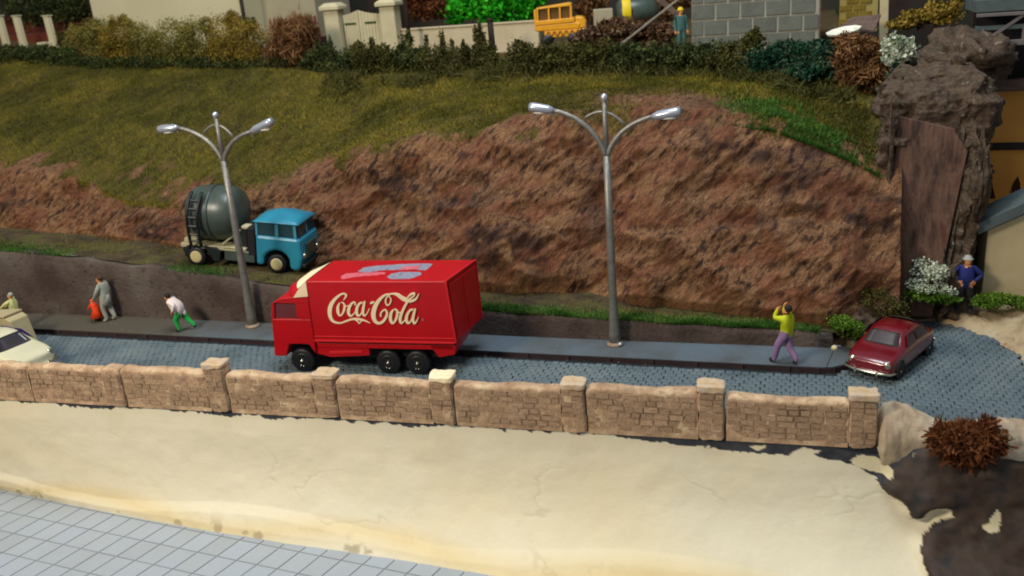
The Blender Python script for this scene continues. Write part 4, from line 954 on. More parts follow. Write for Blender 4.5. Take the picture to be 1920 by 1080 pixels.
P_ = blob_points(260, [(b[0]-bl[0][0]-1.5, b[1]-38.4, b[2]-8)+b[3:] for b in bl], .8); V_, F_, t_ = leaf_cards(P_, .5, aspect=1.2); V_[1::4] = V_[0::4]+(V_[1::4]-V_[0::4])*.12+.02; V_[3::4] = V_[0::4]+(V_[3::4]-V_[0::4])*.12
np_mesh('twigs', V_, F_, M['lf_brown'], attrs={'tint': ('FACE', t_)}, parent=hp)

# ---- bushes along the top of the slope (px, py centre, half sizes in px)
def bl_at(items, y, sy=.8):
    out = []
    for px, py, rx, rz in items:
        p = PY(px, py, y+random.uniform(-.25, .25)); s_ = math.hypot(p[0], p[1])/FPX; out.append((p[0], p[1], p[2], rx*s_, rx*s_*sy, rz*s_))
    return out
G1 = 'round lichen bushes along the house wall'
bush('bush', 'yellow green lichen bush at the left end of the row before the house', bl_at([(148,84,28,32),(186,78,36,38)], 38.6), M['lichen'], 11000, .085, group=G1, rough=.3)
bush('bush', 'tallest rounded yellow green bush with an ochre base below the left part of the house', bl_at([(226,70,38,36),(232,98,40,26)], 38.6), M['lichen2'], 11000, .085, group=G1, rough=.3)
bush('bush', 'greyer green bush just left of the gap in the row in front of the house', bl_at([(266,80,30,36),(272,100,34,26)], 38.6), M['lichen'], 9000, .085, group=G1, rough=.3)
bush('bush', 'broad yellow green bush right of the gap in the row in front of the house', bl_at([(328,80,40,42),(368,76,38,40),(345,102,52,24)], 38.6), M['lichen'], 15000, .085, group=G1, rough=.3)
bush('bush', 'ochre topped bush at the right end of the row before the house', bl_at([(424,68,38,40),(464,76,40,38),(440,98,56,26)], 38.6), M['lichen2'], 15000, .085, group=G1, rough=.3)
bush('bush', 'small dark green bush against the corner of the cream house', bl_at([(440,42,18,16),(466,50,18,18)], 40.5), M['lf_olive'], 1500, .11)
bush('bush', 'low dark bush below the cream posts at the far left', bl_at([(20,104,34,16),(70,108,40,18),(118,112,30,20)], 38.3), M['lf_dark'], 5200, .12)
bush('bush', 'dark green bush beside the cream post with the slab', bl_at([(122,86,14,26),(80,96,24,10)], 39), M['lf_olive'], 2200, .11)
bush('bush', 'brown twiggy bush in front of the red picket fence', bl_at([(548,76,40,36),(570,60,26,26),(528,96,30,22)], 38.5), M['lf_brown'], 3000, .42, up=.7, aspect=1.5, thin=.11)
bush('bush', 'dark green bush in front of the left gate pillar', bl_at([(612,112,30,26),(640,122,34,26),(586,118,24,20),(620,88,6,20),(598,92,6,16)], 37.8), M['lf_dark'], 8000, .10)
bush('bush', 'olive bush with a dark drooping sprig below the gate', bl_at([(690,108,36,24),(722,118,34,28),(700,130,40,20),(700,88,7,20),(672,90,9,14),(725,96,6,14)], 37.6), M['lf_olive'], 8600, .10)
bush('bush', 'pointed green bush climbing in front of the right gate pillar', bl_at([(762,92,16,26),(745,112,26,22),(778,110,26,22)], 38), M['lf_dark'], 3600, .12)
bush('bush', 'ragged dark bush in front of the low wall', bl_at([(815,112,34,26),(855,118,36,30),(838,134,38,22),(800,84,5,20),(830,80,6,24),(848,90,5,18),(870,92,5,16)], 37.6), M['lf_olive'], 9000, .10)
bush('bush', 'upright olive sprig at the right end of the low wall', bl_at([(900,84,12,34),(905,110,26,26)], 38), M['lf_olive'], 3000, .12)
bush('hedge', 'trimmed low dark hedge running below the yellow lorry', bl_at([(975,104,26,28),(1010,112,34,26),(1050,106,36,26),(1090,110,36,26),(1130,104,36,26)], 36.6), M['lf_olive'], 9500, .12, cat='hedge')
bush('hedge', 'low dark hedge running below the debris heap and the worker', bl_at([(1170,108,36,24),(1215,108,38,26),(1260,106,38,26),(1300,112,36,26),(1340,104,36,22)], 36.2), M['lf_dark'], 9500, .12, cat='hedge')
bush('bush', 'olive bush against the foot of the grey block building', bl_at([(1380,100,34,22),(1412,80,22,24),(1360,118,34,20)], 35.6), M['lf_olive'], 4200, .12)
bush('bush', 'large bottle green bush below the block building', bl_at([(1440,120,40,26),(1480,104,36,24),(1430,142,32,20)], 34.6), M['lf_pine'], 7600, .13)
bush('bush', 'bottle green bush with pale flecks left of the brown bush', bl_at([(1525,106,34,24),(1548,124,28,22),(1510,134,34,18)], 34.0), M['lf_pine'], 6000, .13)
bush('bush', 'rusty brown twiggy bush between the bottle green bush and the white flowers', bl_at([(1600,108,34,34),(1640,116,30,34),(1615,138,34,24)], 33.4), M['lf_brown'], 7500, .26, up=.4, aspect=1.4, thin=.2)
bush('bush', 'white flowering bush on top of the rock pier', bl_at([(1682,98,26,26),(1700,112,20,22)], 32.6), M['lf_white'], 2600, .14, up=.3)
bush('bush', 'dark green clump hanging under the white flowers on the pier', bl_at([(1690,146,22,26),(1672,166,16,16)], 32.2), M['lf_pine'], 2400, .12)
bush('bush', 'yellowish scrub on the terrace above the rock pier', bl_at([(1720,34,30,14),(1765,26,30,18),(1690,46,22,8)], 36), M['lichen2'], 3600, .14)
bush('bush', 'rust coloured bush seen between the gate and the bright tree', bl_at([(790,10,30,24),(820,14,26,20)], 46), M['lf_rust'], 2400, .2)
bush('bush', 'dark leafy mass left of the cream house top', bl_at([(60,18,50,26),(130,14,44,28)], 47), M['lf_dark'], 5200, .2)
bush('bush', 'brown thicket behind the grey mixer', bl_at([(1250,10,40,26),(1110,8,30,26)], 43), M['lf_brown'], 3200, .2)
bs_ = [(px, 118+random.uniform(-3,3), random.uniform(16,24), random.uniform(8,13)) for px in range(130, 540, 18)]
bush('scrub', 'dark scrubby undergrowth along the foot of the round bushes before the house', bl_at(bs_, 38.0), M['lf_dark'], 9000, .09, cat='undergrowth')
# lower right plants
bush('bush', 'dark olive bush on the boulder heap behind the maroon car', bl_at([(1645,568,40,28),(1668,585,34,24),(1620,582,26,18)], 26.0), M['lf_olive'], 5200, .07)
bush('bush', 'green tuft at the end of the retaining wall beside the maroon car', bl_at([(1578,606,26,14),(1600,618,28,16)], 25.1), M['lf_green'], 3600, .07, up=.3)
bush('bush', 'white blossom bush to the left of the figure in the blue jacket', bl_at([(1735,506,24,22),(1752,512,22,18),(1722,530,20,8)], 27.5), M['lf_white'], 2000, .08, up=.2)
bush('bush', 'low white flowers over grass at the feet of the blossom bush', bl_at([(1745,540,34,6),(1775,548,18,6)], 27.3), M['lf_white'], 900, .07)
bush('grass_clump', 'green grass clump under the low white flowers', bl_at([(1735,552,34,9),(1765,560,28,8)], 27.25), M['lf_green'], 2600, .08, up=.7, cat='grass clump', group='grass clumps by the cottage')
bush('grass_clump', 'green grass clump right of the figure in the blue jacket', bl_at([(1850,566,26,12),(1875,560,24,10)], 27.6), M['lf_green'], 2600, .08, up=.7, cat='grass clump', group='grass clumps by the cottage')
bush('grass_clump', 'grass clump at the right edge below the cottage wall', bl_at([(1912,568,22,10)], 27.7), M['lf_green'], 1300, .08, up=.7, cat='grass clump', group='grass clumps by the cottage')
bush('bush', 'rust brown fibre bush growing on the cream rocks at the lower right', bl_at([(1790,826,44,30),(1835,826,40,32),(1812,850,30,22)], 19.55), M['lf_rust'], 6500, .26, up=.3, aspect=1.5, thin=.16)
bush('bush', 'small dark brown sprig at the right side of the rust bush', bl_at([(1872,820,18,14)], 19.6), M['lf_brown'], 900, .07)

# straggly scrub spilling over the top edge of the slope
n = 5200
x = RNG.uniform(-20, 1.6, n); yc = interp(C_, x, 1); zc0 = interp(C_, x, 2); off = RNG.normal(size=n)*.55-.35
gt_ = np.clip(2+off/6.5, 1.6, 2.05); gy_, gz_ = hill_point(x, gt_); dens = fbm(x*.9, off*1.5, 4, 3) > -.25
P_ = np.stack([x, gy_, gz_+.08+.22*RNG.random(n)], 1)[dens]; V_, F_, t_ = leaf_cards(P_, .42, up=.7, aspect=1.3); V_[1::4] = V_[0::4]+(V_[1::4]-V_[0::4])*.12; V_[3::4] = V_[0::4]+(V_[3::4]-V_[0::4])*.12
tag(np_mesh('scrub_edge', V_, F_, M['lf_olive'], attrs={'tint': ('FACE', t_)}), 'straggly olive and brown scrub spilling over the top edge of the grass slope', 'scrub', kind='stuff')
# ---- right hand side: ochre board, beams, girder, cottage
y = 33.0; c = PY(1890, 280, y)
t = thing('ochre_panel', 'ochre yellow painted panel behind the cottage at the right edge', 'panel', (c[0], y, 0)); a = PY(1815, 280, y)[0]-c[0]
zt_ = PY(1880, 165, y)[2]; MB().box(a, 6, 0, .15, 0, zt_).build('panel_face', M['ochre'], t)
zz0 = PY(1880, 274, y)[2]; MB().box(a, 6, -.06, -.004, zz0-.12, zz0+.12).build('crossbar', M['darkbeam'], t)
for px, py, s_ in ((1850, 350, 1.0), (1906, 350, .6)):
    p = PY(px, py, y); MB().prism([(p[0]-c[0]-.3*s_, p[2]-.4), (p[0]-c[0]+.3*s_, p[2]-.4), (p[0]-c[0]+.08, p[2]+.3*s_), (p[0]-c[0], p[2]+.55*s_), (p[0]-c[0]-.12, p[2]+.1)], -.03, -.004).build('painted_tree', M['silhouette'], t)
y = 32.0; t = thing('girder_bridge', 'grey lattice girder bridge crossing the top right corner', 'bridge', (c[0], y, 0)); a = PY(1828, 80, y)[0]-c[0]
def zc_(py): return PY(1880, py, y)[2]
MB().box(a, 7, .3, 2.5, zc_(22), zc_(0)).build('deck_plate', M['bridgeplate'], t)
MB().box(a, 7, 0, .2, zc_(30), zc_(24)).build('top_chord', M['girder'], t, bevel=.01)
MB().box(a, 7, .1, .3, zc_(56), zc_(48)).build('middle_chord', M['bridgeplate'], t, bevel=.01)
MB().box(a, 7, 0, .2, zc_(86), zc_(76)).build('bottom_chord', M['girder'], t, bevel=.01)
for k in range(5):
    x0 = a+.2+k*1.15; MB().bar((x0, .1, zc_(80)), (x0+1.1, .1, zc_(30)), .09).build('diagonal', M['girder'], t); MB().bar((x0, .1, zc_(80)), (x0, .1, zc_(52)), .09).build('upright', M['girder'], t)
t = MB().box(PY(1822,140,32.5)[0], 14, 32.5, 32.8, PY(1880,172,32.5)[2], PY(1880,150,32.5)[2]).build('beam', M['dirtwood'], bevel=.02); tag(t, 'brown wooden beam above the ochre panel at the right', 'beam')
t = MB().box(PY(1822,140,33.4)[0], 14, 33.6, 34, 4.5, 11).build('dark_board', M['chassis'], bevel=.02); tag(t, 'dark board filling the gap under the girder bridge', 'board')
# cottage
y = 28.3; xl = PY(1846, 500, y)[0]; zb = .2; ze = PY(1852, 432, y)[2]
t = thing('cottage', 'cream cottage with a blue grey roof at the right edge', 'cottage', (xl, y, zb), rad(8))
hw = 3.4; er = .55
MB().prism([(0, 0), (hw, 0), (hw, ze-zb+1.6), (0, ze-zb)], 0, .8).build('wall', M['cottage'], t, bevel=.01)
za = ze-zb
MB().add([(-.36,-.25,za-.06),(hw,-.25,za+1.75),(hw,.85,za+1.75),(-.36,.85,za-.06),(-.36,-.25,za+.30),(hw,-.25,za+2.15),(hw,.85,za+2.15),(-.36,.85,za+.30)],
   [(0,3,2,1),(4,5,6,7),(0,1,5,4),(1,2,6,5),(2,3,7,6),(3,0,4,7)]).build('roof', M['roofblue'], t, bevel=.03)
# dark rocks behind the blue man
for i, (px, py, y, r) in enumerate([(1815,430,29.6,(.5,.5,1.2)),(1786,500,29.0,(.35,.35,.7)),(1836,500,29.3,(.3,.4,1.1))]):
    c = PY(px, py, y); o = rock_mesh('rock', tuple(c), r, M['darkrock'], seed=20+i, amp=.4)
    tag(o, ['dark rock between the pier and the cottage roof', 'lowest dark rock behind the white blossom bush', 'dark rock against the cottage wall behind the blue jacket figure'][i], 'rock')

# ================================================================== street lamps
def street_lamp(px, py, label, top, fork, tl, tr, headl, headr, lean):
    b = PZ(px, py, .19); t = thing('street_lamp', label, 'street lamp', (b[0], b[1], .19), 0, 'silver street lamps on the pavement')
    MB().tube([(0,0,.02), (0,0,.35), (lean*.3,0,1.4), (lean*.6,0,3.6), (lean*.9,0,fork)], [.19,.165,.125,.115,.10], 12).build('pole', M['steel'], t, True)
    MB().tube([(lean*.9,0,fork-.02), (lean,0,top-.12)], [.085,.065], 10).build('spike', M['steel'], t, True)
    MB().ball((lean,0,top-.05), (.10,.10,.11), 12, 8).build('finial', M['lantern'], t, True)
    MB().lathe([(.26,0),(.26,.05),(.2,.09),(.17,.12)], (0,0,.0), 'z', 12).build('base', M['glue'], t, True)
    for (tx, tz), (hx, hz), nm in ((tl, headl, 'l'), (tr, headr, 'r')):
        P0 = (lean*.9, 0, fork-.05); pts = bez(P0, (tx*.22+lean, 0, fork+(tz-fork)*.78), (tx, 0, tz), 14)
        a = MB().tube(pts, [.085-.025*i/14 for i in range(15)], 10).build('arm', M['steel'], t, True)
        d = (Vector((hx,0,hz))-Vector((tx,0,tz)))
        h = MB(); u = Vector((tx,0,tz))
        h.tube([u-d*.03, u+d*.06, u+d*.2, u+d*.85, u+d*1.0], [.075, .11, .155, .17, .15], 14, flat=.8)
        hd = h.build('lantern', M['lantern'], t, True)
        MB().ball(u+d*.55+Vector((0,0,-.115)), (abs(d.x)*.33, .11, .045), 12, 6).build('lens', M['white'], hd, True)
        MB().tube([u+d*.02, u+d*.02+Vector((0,0,-.18))], .03, 6).build('bracket', M['steel'], hd)
    pts = bez((tl[0]*.40+lean*.6, .05, fork+(tl[1]-fork)*.80), (lean, .05, fork+1.45), (tr[0]*.40+lean*.6, .05, fork+(tr[1]-fork)*.80), 14)
    MB().tube(pts, .04, 8).build('brace', M['steel'], t, True)
    return t
street_lamp(1153, 646, 'taller looking silver twin arm street lamp right of the red truck', 7.33, 5.68, (-1.45, 6.98), (1.3, 6.72), (-2.12, 7.1), (2.05, 6.84), 0.0)
street_lamp(474, 612, 'silver twin arm street lamp left of the red truck, in front of the cement lorry', 7.22, 5.72, (-1.45, 6.82), (1.25, 6.62), (-2.15, 6.78), (2.05, 6.92), .05)
b = PZ(1163, 647, .19); t = MB().ball((0,0,.07), (.07,.07,.06), 12, 8).build('pebble', M['lantern'], loc=(b[0]+.02, b[1]-.1, .19), smooth=True); tag(t, 'small shiny white blob at the base of the right lamp', 'pebble')

# little post with a cream knob on the pavement
b = PZ(1548, 692, .19); t = thing('marker_post', 'thin post with a round cream knob on the pavement left of the maroon car', 'post', (b[0], b[1], .19))
MB().tube([(0,0,0), (.18,.05,.52)], [.012,.010], 6).build('stick', M['darkcloth'], t); MB().ball((.2,.055,.6), (.085,.08,.075), 10, 7).build('knob', M['hub'], t, True)

# ================================================================== red truck
def wheel(parent, x, y, z, r, wdt, hubmat, hubr=.5, side=-1, detail=True):
    t = MB().lathe([(r*.55,-wdt/2),(r*.9,-wdt/2),(r,-wdt*.36),(r,wdt*.36),(r*.9,wdt/2),(r*.55,wdt/2)], (0,0,0), 'y', 26).build('wheel', M['black'], parent, True, loc=(x, y, z))
    yo = side*wdt/2
    MB().lathe([(r*hubr*1.02, yo*.8),(r*hubr, yo*1.04),(r*hubr*.75, yo*1.02),(r*hubr*.55, yo*.86),(r*.2, yo*.9),(r*.15, yo*1.15),(r*.04, yo*1.18)], (0,0,0), 'y', 20).build('hub', hubmat, t, True)
    if detail:
        k = MB()
        for i in range(8): a = i*math.pi/4; k.ball((r*hubr*.42*math.cos(a), yo*1.0, r*hubr*.42*math.sin(a)), r*.045, 6, 4)
        k.build('wheel_nuts', hubmat, t, True)
    return t
TX, TY, TUP = -15.07, 21.66, .10
tk = thing('red_truck', 'red six wheeled delivery truck with cream script lettering on the side', 'truck', (TX, TY, 0.035), rad(3.9))
XF = 0.0
# local: x from the cab front backwards, y 0 = near side
Wd = 1.98
cab = MB(); outline = [(.06,.40),(.02,1.25),(.0,1.64),(.30,2.14),(.55,2.26),(1.52,2.40),(1.52,.82),(1.42,.52),(1.30,.46)]
for i in range(9):
    a = rad(20+i*17.5); outline.append((.98+.47*math.cos(a), .36+.43*math.sin(a)))
outline += [(.52,.38)]
# side shells with a window opening and a solid core
core = MB(); core.prism([(.12,.40),(.18,1.25),(.22,1.62),(1.5,1.62),(1.5,.85),(1.47,.5),(1.3,.8),(.98,.82),(.66,.8),(.5,.42)], .0, Wd-.1)
core.build('cab_body', M['red'], tk, bevel=.035)
MB().prism([(.40,2.12),(.26,2.03),(.34,2.12),(.60,2.26),(1.52,2.36),(1.52,2.10)], -.01, Wd-.09).build('cab_roof', M['red'], tk, bevel=.04)
for y0, y1 in ((.0, .1), (Wd-.2, Wd-.1)):
    MB().prism([(.22,1.6),(.32,1.6),(.40,2.12),(.31,2.10)], y0, y1).build('window_pillar', M['red'], tk, bevel=.015)
    MB().prism([(1.16,1.6),(1.5,1.6),(1.5,2.14),(1.06,2.14),(1.08,1.98),(1.04,1.72)], y0, y1).build('window_pillar', M['red'], tk, bevel=.015)
MB().prism([(.3,1.62),(1.15,1.62),(1.15,2.12),(.38,2.12)], .045, Wd-.15).build('side_window', M['glass2'], tk)
MB().prism([(.24,1.63),(.28,1.63),(.38,2.08),(.34,2.08)], .11, Wd-.21).build('windscreen', M['glass'], tk)
MB().prism([(.06,.42),(.14,.42),(.14,.62),(.08,.62)], .1, Wd-.2).build('bumper', M['red2'], tk, bevel=.01)
# wind deflector: red fairing with a white painted leading edge
def deflector(x_lo, x_hi, zoff, m_, name, lift=0, yr=(0, Wd-.1), off=0):
    n_ = 14; mbx = MB(); vs = []
    for i in range(n_+1):
        v_ = i/n_; yy_ = yr[0]+(yr[1]-yr[0])*v_; bow = 1-(2*v_-1)**4
        for q in (0, .25, .5, .75, 1):
            xx = x_lo+(x_hi-x_lo)*q - .30*bow*(1-q); z = 2.30+.18*bow*(1-q)+(2.79-2.30)*(q**.8)+off
            vs.append((xx, yy_, z))
    fs = [tuple(map(int, g_)) for g_ in grid_faces(n_+1, 5)]
    lo = len(vs); vs += [(x, y_, 2.2) for x, y_, z in vs]
    mbx.add(vs, fs + [tuple(reversed([a+lo for a in g_])) for g_ in fs] + [(i, i+1, i+1+lo, i+lo) for i in range(4)] + [(n_*5+i+1, n_*5+i, n_*5+i+lo, n_*5+i+1+lo) for i in range(4)]
            + [((i+1)*5, i*5, i*5+lo, (i+1)*5+lo) for i in range(n_)] + [(i*5+4, (i+1)*5+4, (i+1)*5+4+lo, i*5+4+lo) for i in range(n_)])
    return mbx.build(name, m_, tk, True)
deflector(1.02, 1.54, 0, M['red'], 'deflector')
# white stripe (strip a little proud of the fairing edge), side triangle and band across
st = MB(); n_ = 18; vs = []
for i in range(n_+1):
    v_ = i/n_; yy_ = (Wd-.1)*v_; bow = 1-(2*v_-1)**4
    for q in (.42, .98):
        xx = 1.02+.52*q-.30*bow*(1-q); z = 2.30+.18*bow*(1-q)+.49*(q**.8)+.012
        vs.append((xx-.012, yy_, z+.01))
st.add(vs, [tuple(map(int, g_)) for g_ in grid_faces(n_+1, 2)])
st.prism([(1.06,2.30),(1.53,2.34),(1.53,2.80),(1.46,2.77),(1.30,2.60)], -.035, -.008)
so = st.build('deflector_stripe', M['cream'], tk)
# box body
BX0, BX1, BZ0, BZ1 = 1.52, 5.86, .92, 2.80
bx = MB(); bx.add([(BX0,-.02,BZ0),(BX1,-.02,BZ0),(BX1+.24,Wd,BZ0),(BX0,Wd,BZ0),(BX0,.0,BZ1),(BX1-.12,.0,BZ1),(BX1+.22,Wd-.03,BZ1),(BX0,Wd-.03,BZ1)],
    [(0,3,2,1),(4,5,6,7),(0,1,5,4),(1,2,6,5),(2,3,7,6),(3,0,4,7)])
bxo = bx.build('box_body', M['red'], tk, bevel=.03)
MB().box(BX0, BX1-.02, -.05, -.021, .925, .985).box(BX0, BX1-.02, -.04, -.021, 1.08, 1.105).build('side_rail', M['red2'], tk, bevel=.008)
MB().box(BX0+.02, BX1-.1, .05, Wd-.05, .70, .855).build('floor', M['red'], tk, bevel=.02)
# raised rim round the rear
MB().bar((BX1+.01,-.01,.95),(BX1-.11,.01,2.76),.05).bar((BX1-.10,.02,2.80),(BX1+.23,Wd-.05,2.80),.05).bar((BX1+.25,Wd-.02,.95),(BX1+.23,Wd-.04,2.76),.05).build('rear_rim', M['red2'], tk, bevel=.01)
MB().add([(BX1+.0,.12,1.0),(BX1+.22,Wd-.12,1.0),(BX1+.20,Wd-.12,2.66),(BX1-.08,.12,2.66),(BX1+.05,.12,1.0),(BX1+.265,Wd-.12,1.0),(BX1+.25,Wd-.12,2.66),(BX1-.05,.12,2.66)],[(0,1,2,3),(7,6,5,4),(0,4,5,1),(1,5,6,2),(2,6,7,3),(3,7,4,0)]).build('rear_door', M['red'], tk, bevel=.015)
MB().bar((BX1+.17,Wd/2,1.0),(BX1+.12,Wd/2,2.66),.02).build('door_seam', M['red2'], tk)
# skirts, mud guard, chassis
MB().prism([(1.42,.5),(1.9,.38),(3.15,.46),(3.15,.88),(1.42,.88)], .08, .2).build('skirt', M['red'], tk, bevel=.02)
MB().prism([(1.9,.48),(2.95,.54),(2.95,.62),(1.9,.58)], .06, .085).build('skirt_rail', M['red2'], tk, bevel=.008)
MB().prism([(5.02,.86),(5.3,.46),(5.78,.56),(5.84,.86)], .05, Wd-.06).build('rear_guard', M['red'], tk, bevel=.02)
MB().box(.5, 5.6, .35, Wd-.35, .34, .72).build('chassis', M['chassis'], tk, bevel=.02)
MB().prism([(.1,.42),(1.3,.42),(1.3,.8),(.1,.8)], .3, Wd-.4).build('underbody', M['chassis'], tk)
for xw in (.98, 3.72, 4.62):
    wheel(tk, xw, .16, .37, .375, .26, M['black'], .62, -1); wheel(tk, xw, Wd-.2, .37, .375, .26, M['black'], .62, 1)
    MB().tube([(xw, .1, .37), (xw, Wd-.2, .37)], .05, 8).build('axle', M['chassis'], tk)
for xw in (.98, 3.72, 4.62):
    k = MB()
    for a_ in (-2.0, -1.5): k.tube([(xw+.15*math.cos(a_), .022, .37+.15*math.sin(a_)), (xw+.20*math.cos(a_+.15), .022, .37+.20*math.sin(a_+.15))], .018, 6)  # chrome slivers put in as glints below each hub cap
    k.ball((xw, .01, .37), .05, 8, 6); k.build('hub_cap_glints', M['chrome'], tk, True)
MB().box(.1, .16, .2, .5, .75, .9).build('headlight', M['white'], tk, bevel=.01); MB().box(.1, .16, Wd-.6, Wd-.3, .75, .9).build('headlight', M['white'], tk, bevel=.01)
MB().box(.12, .165, .6, Wd-.7, .8, 1.1).build('grille', M['chassis'], tk, bevel=.01)

# lettering: pen strokes (x, y, half width) in units of a 1901 px wide tracing of the side panel
tk.rotation_euler  # local frame used below
cz, sz_ = math.cos(rad(3.9)), math.sin(rad(3.9))
def side_pt(u, v):
    r = ray(490+u/4.32, 470+v/4.32); nrm_ = np.array([-sz_, cz, 0]); p0 = np.array([TX, TY, 0])
    t_ = ((p0-CAMP)@nrm_)/(r@nrm_); p = CAMP+t_*r-np.array([TX, TY, .035+TUP])
    return (p[0]*cz+p[1]*sz_, p[2])
strokes = [
 [(668,398,3),(690,362,7),(672,346,6),(640,356,8),(598,392,12),(566,440,16),(556,495,16),(566,545,13),(592,574,9),(640,584,6),(690,568,7),(740,552,8),(790,552,9),(835,562,7),(884,584,2)],
 [(760,556,3),(785,572,5),(797,588,3),(812,568,4),(840,558,3)],
 [(640,418,4),(624,450,10),(624,495,11),(640,524,6),(662,505,7),(676,462,9),(672,428,6),(650,414,4)],
 [(672,430,3),(690,448,3),(712,440,3)],
 [(764,440,6),(760,416,5),(736,424,8),(714,462,12),(710,504,11),(728,526,7),(752,508,4),(776,470,3)],
 [(826,420,5),(800,424,8),(778,462,11),(776,506,11),(794,524,7),(816,500,5),(836,440,4)],
 [(842,404,7),(832,450,10),(826,496,10),(838,524,6),(858,508,4),(880,464,3)],
 [(886,424,7),(900,418,8),(918,412,7)],
 [(1048,352,4),(1012,354,7),(968,386,12),(930,440,17),(912,505,18),(920,556,15),(948,584,9),(984,574,10),(1012,538,10),(1022,502,8),(1008,476,6),(984,486,6),(970,512,6),(974,532,5)],
 [(1048,352,4),(1022,372,5),(1010,404,6),(1020,436,5),(1040,432,5),(1054,402,5),(1048,376,4),(1030,364,3)],
 [(1036,350,4),(1075,346,6),(1110,356,12),(1150,384,15),(1190,400,15),(1222,402,11),(1256,386,8),(1282,342,2)],
 [(1080,470,4),(1058,496,10),(1050,546,12),(1064,582,8),(1086,568,8),(1104,522,9),(1102,484,7),(1082,468,4)],
 [(1104,482,3),(1124,500,3),(1142,492,3)],
 [(1172,398,3),(1206,356,7),(1240,344,8),(1238,364,5),(1206,388,7),(1170,440,9),(1138,510,11),(1128,556,11),(1140,582,7),(1164,562,4),(1180,530,3)],
 [(1234,474,5),(1208,480,8),(1184,520,11),(1180,562,11),(1198,582,7),(1218,560,5),(1238,506,4)],
 [(1252,462,7),(1240,508,10),(1232,552,10),(1244,584,7),(1262,566,5),(1280,530,2)],
]
def catmull(pts, n=6):
    P_ = [pts[0]]+list(pts)+[pts[-1]]; out = []
    for i in range(1, len(P_)-2):
        p0, p1, p2, p3 = [np.array(p, float) for p in P_[i-1:i+3]]
        for k in range(n):
            t = k/n; out.append(.5*((2*p1)+(-p0+p2)*t+(2*p0-5*p1+4*p2-p3)*t*t+(-p0+3*p1-3*p2+p3)*t**3))
    out.append(np.array(pts[-1], float)); return out
lt = MB()
for si, s_ in enumerate(strokes):
    pts = catmull(s_); yo = -.026-.0022*si; n_ = len(pts); L_, R_ = [], []
    for i, p in enumerate(pts):
        d = pts[min(i+1, n_-1)][:2]-pts[max(i-1, 0)][:2]; d = d/(np.linalg.norm(d)+1e-9); nn = np.array([-d[1], d[0]])
        wv = max(1.6, p[2]*1.02); L_.append(side_pt(*(p[:2]+nn*wv))); R_.append(side_pt(*(p[:2]-nn*wv)))
    v0 = len(lt.v); vs = [(a[0], yo, a[1]) for a in L_]+[(a[0], yo, a[1]) for a in R_]
    fr_ = len(vs); vs += [(x, -.018, z) for x, _, z in vs]
    fs = [(i, i+1, n_+i+1, n_+i) for i in range(n_-1)]
    fs += [(i+1, i, i+fr_, i+1+fr_) for i in range(n_-1)] + [(n_+i, n_+i+1, n_+i+1+fr_, n_+i+fr_) for i in range(n_-1)]
    lt.add(vs, fs)
lt.build('lettering', M['cream'], tk)
# small registered mark after the name
rm = MB(); c0 = side_pt(1312, 556)
for i in range(16):
    a0, a1 = i*math.pi/8, (i+1)*math.pi/8
    rm.bar((c0[0]+.035*math.cos(a0), -.026, c0[1]+.035*math.sin(a0)), (c0[0]+.035*math.cos(a1), -.026, c0[1]+.035*math.sin(a1)), .008)
rm.bar((c0[0]-.012, -.026, c0[1]-.02), (c0[0]-.012, -.026, c0[1]+.02), .007).bar((c0[0]-.012, -.026, c0[1]+.018), (c0[0]+.012, -.026, c0[1]+.010), .007).bar((c0[0]+.012, -.026, c0[1]+.010), (c0[0]-.010, -.026, c0[1]), .007).bar((c0[0]-.002, -.026, c0[1]), (c0[0]+.014, -.026, c0[1]-.02), .007)
rm.build('registered_mark', M['pinkprint'], tk)
# worn roof print
def roof_pt(u, v):
    p = PZ(490+u/4.32, 470+v/4.32, 2.935)-np.array([TX, TY, 0]); return (p[0]*cz+p[1]*sz_, -p[0]*sz_+p[1]*cz)
def roof_patch(pts, m_, z, name):
    q = [roof_pt(*p) for p in pts]; cx_, cy_ = np.mean([a[0] for a in q]), np.mean([a[1] for a in q]); rr = []
    for i in range(len(q)):
        a = np.array(q[i]); b = np.array(q[(i+1) % len(q)])
        for k in range(4): p = a+(b-a)*k/4; rr.append((p[0]+random.uniform(-.018,.018), p[1]+random.uniform(-.018,.018)))
    mbp = MB(); mbp.prism_z(rr, BZ1-.005, BZ1+z); mbp.build(name, m_, tk)
roof_patch([(785,168),(830,138),(940,122),(1060,116),(1120,110),(1300,104),(1390,108),(1375,126),(1345,150),(1330,160),(1230,152),(1100,158),(1000,158),(930,168),(860,178)], M['greyprint'], .006, 'roof_print')
roof_patch([(1020,215),(1050,190),(1110,176),(1200,172),(1290,176),(1300,192),(1260,212),(1200,228),(1100,232),(1040,230)], M['greyprint'], .008, 'roof_print')
roof_patch([(640,222),(650,204),(690,186),(800,178),(1000,176),(1000,188),(920,202),(800,208),(700,222),(660,232)], M['pinkprint'], .004, 'roof_print')
roof_patch([(1110,150),(1170,128),(1300,124),(1270,146),(1190,156)], M['pinkprint'], .010, 'roof_print')

for ch in tk.children:
    if not ch.name.startswith(('wheel', 'axle', 'hub')): ch.location.z += TUP
# ================================================================== cement lorry on the ledge
cl = thing('cement_lorry', 'cement mixer lorry with a turquoise cab and grey green drum on the ledge', 'lorry', (0, 0, 0))
_a = PZ(369, 499, 1.93); _b = PZ(519.5, 513.5, 1.57); _d = _b-_a; _l = float(np.linalg.norm(_d)); _k = _l/2.9
cl.rotation_euler = (0, math.asin(-_d[2]/_l), math.atan2(_d[1], _d[0])); cl.scale = (_k, _k, _k); cl.location = tuple(_a+_d/_l*.12*_k)
CW = 1.62
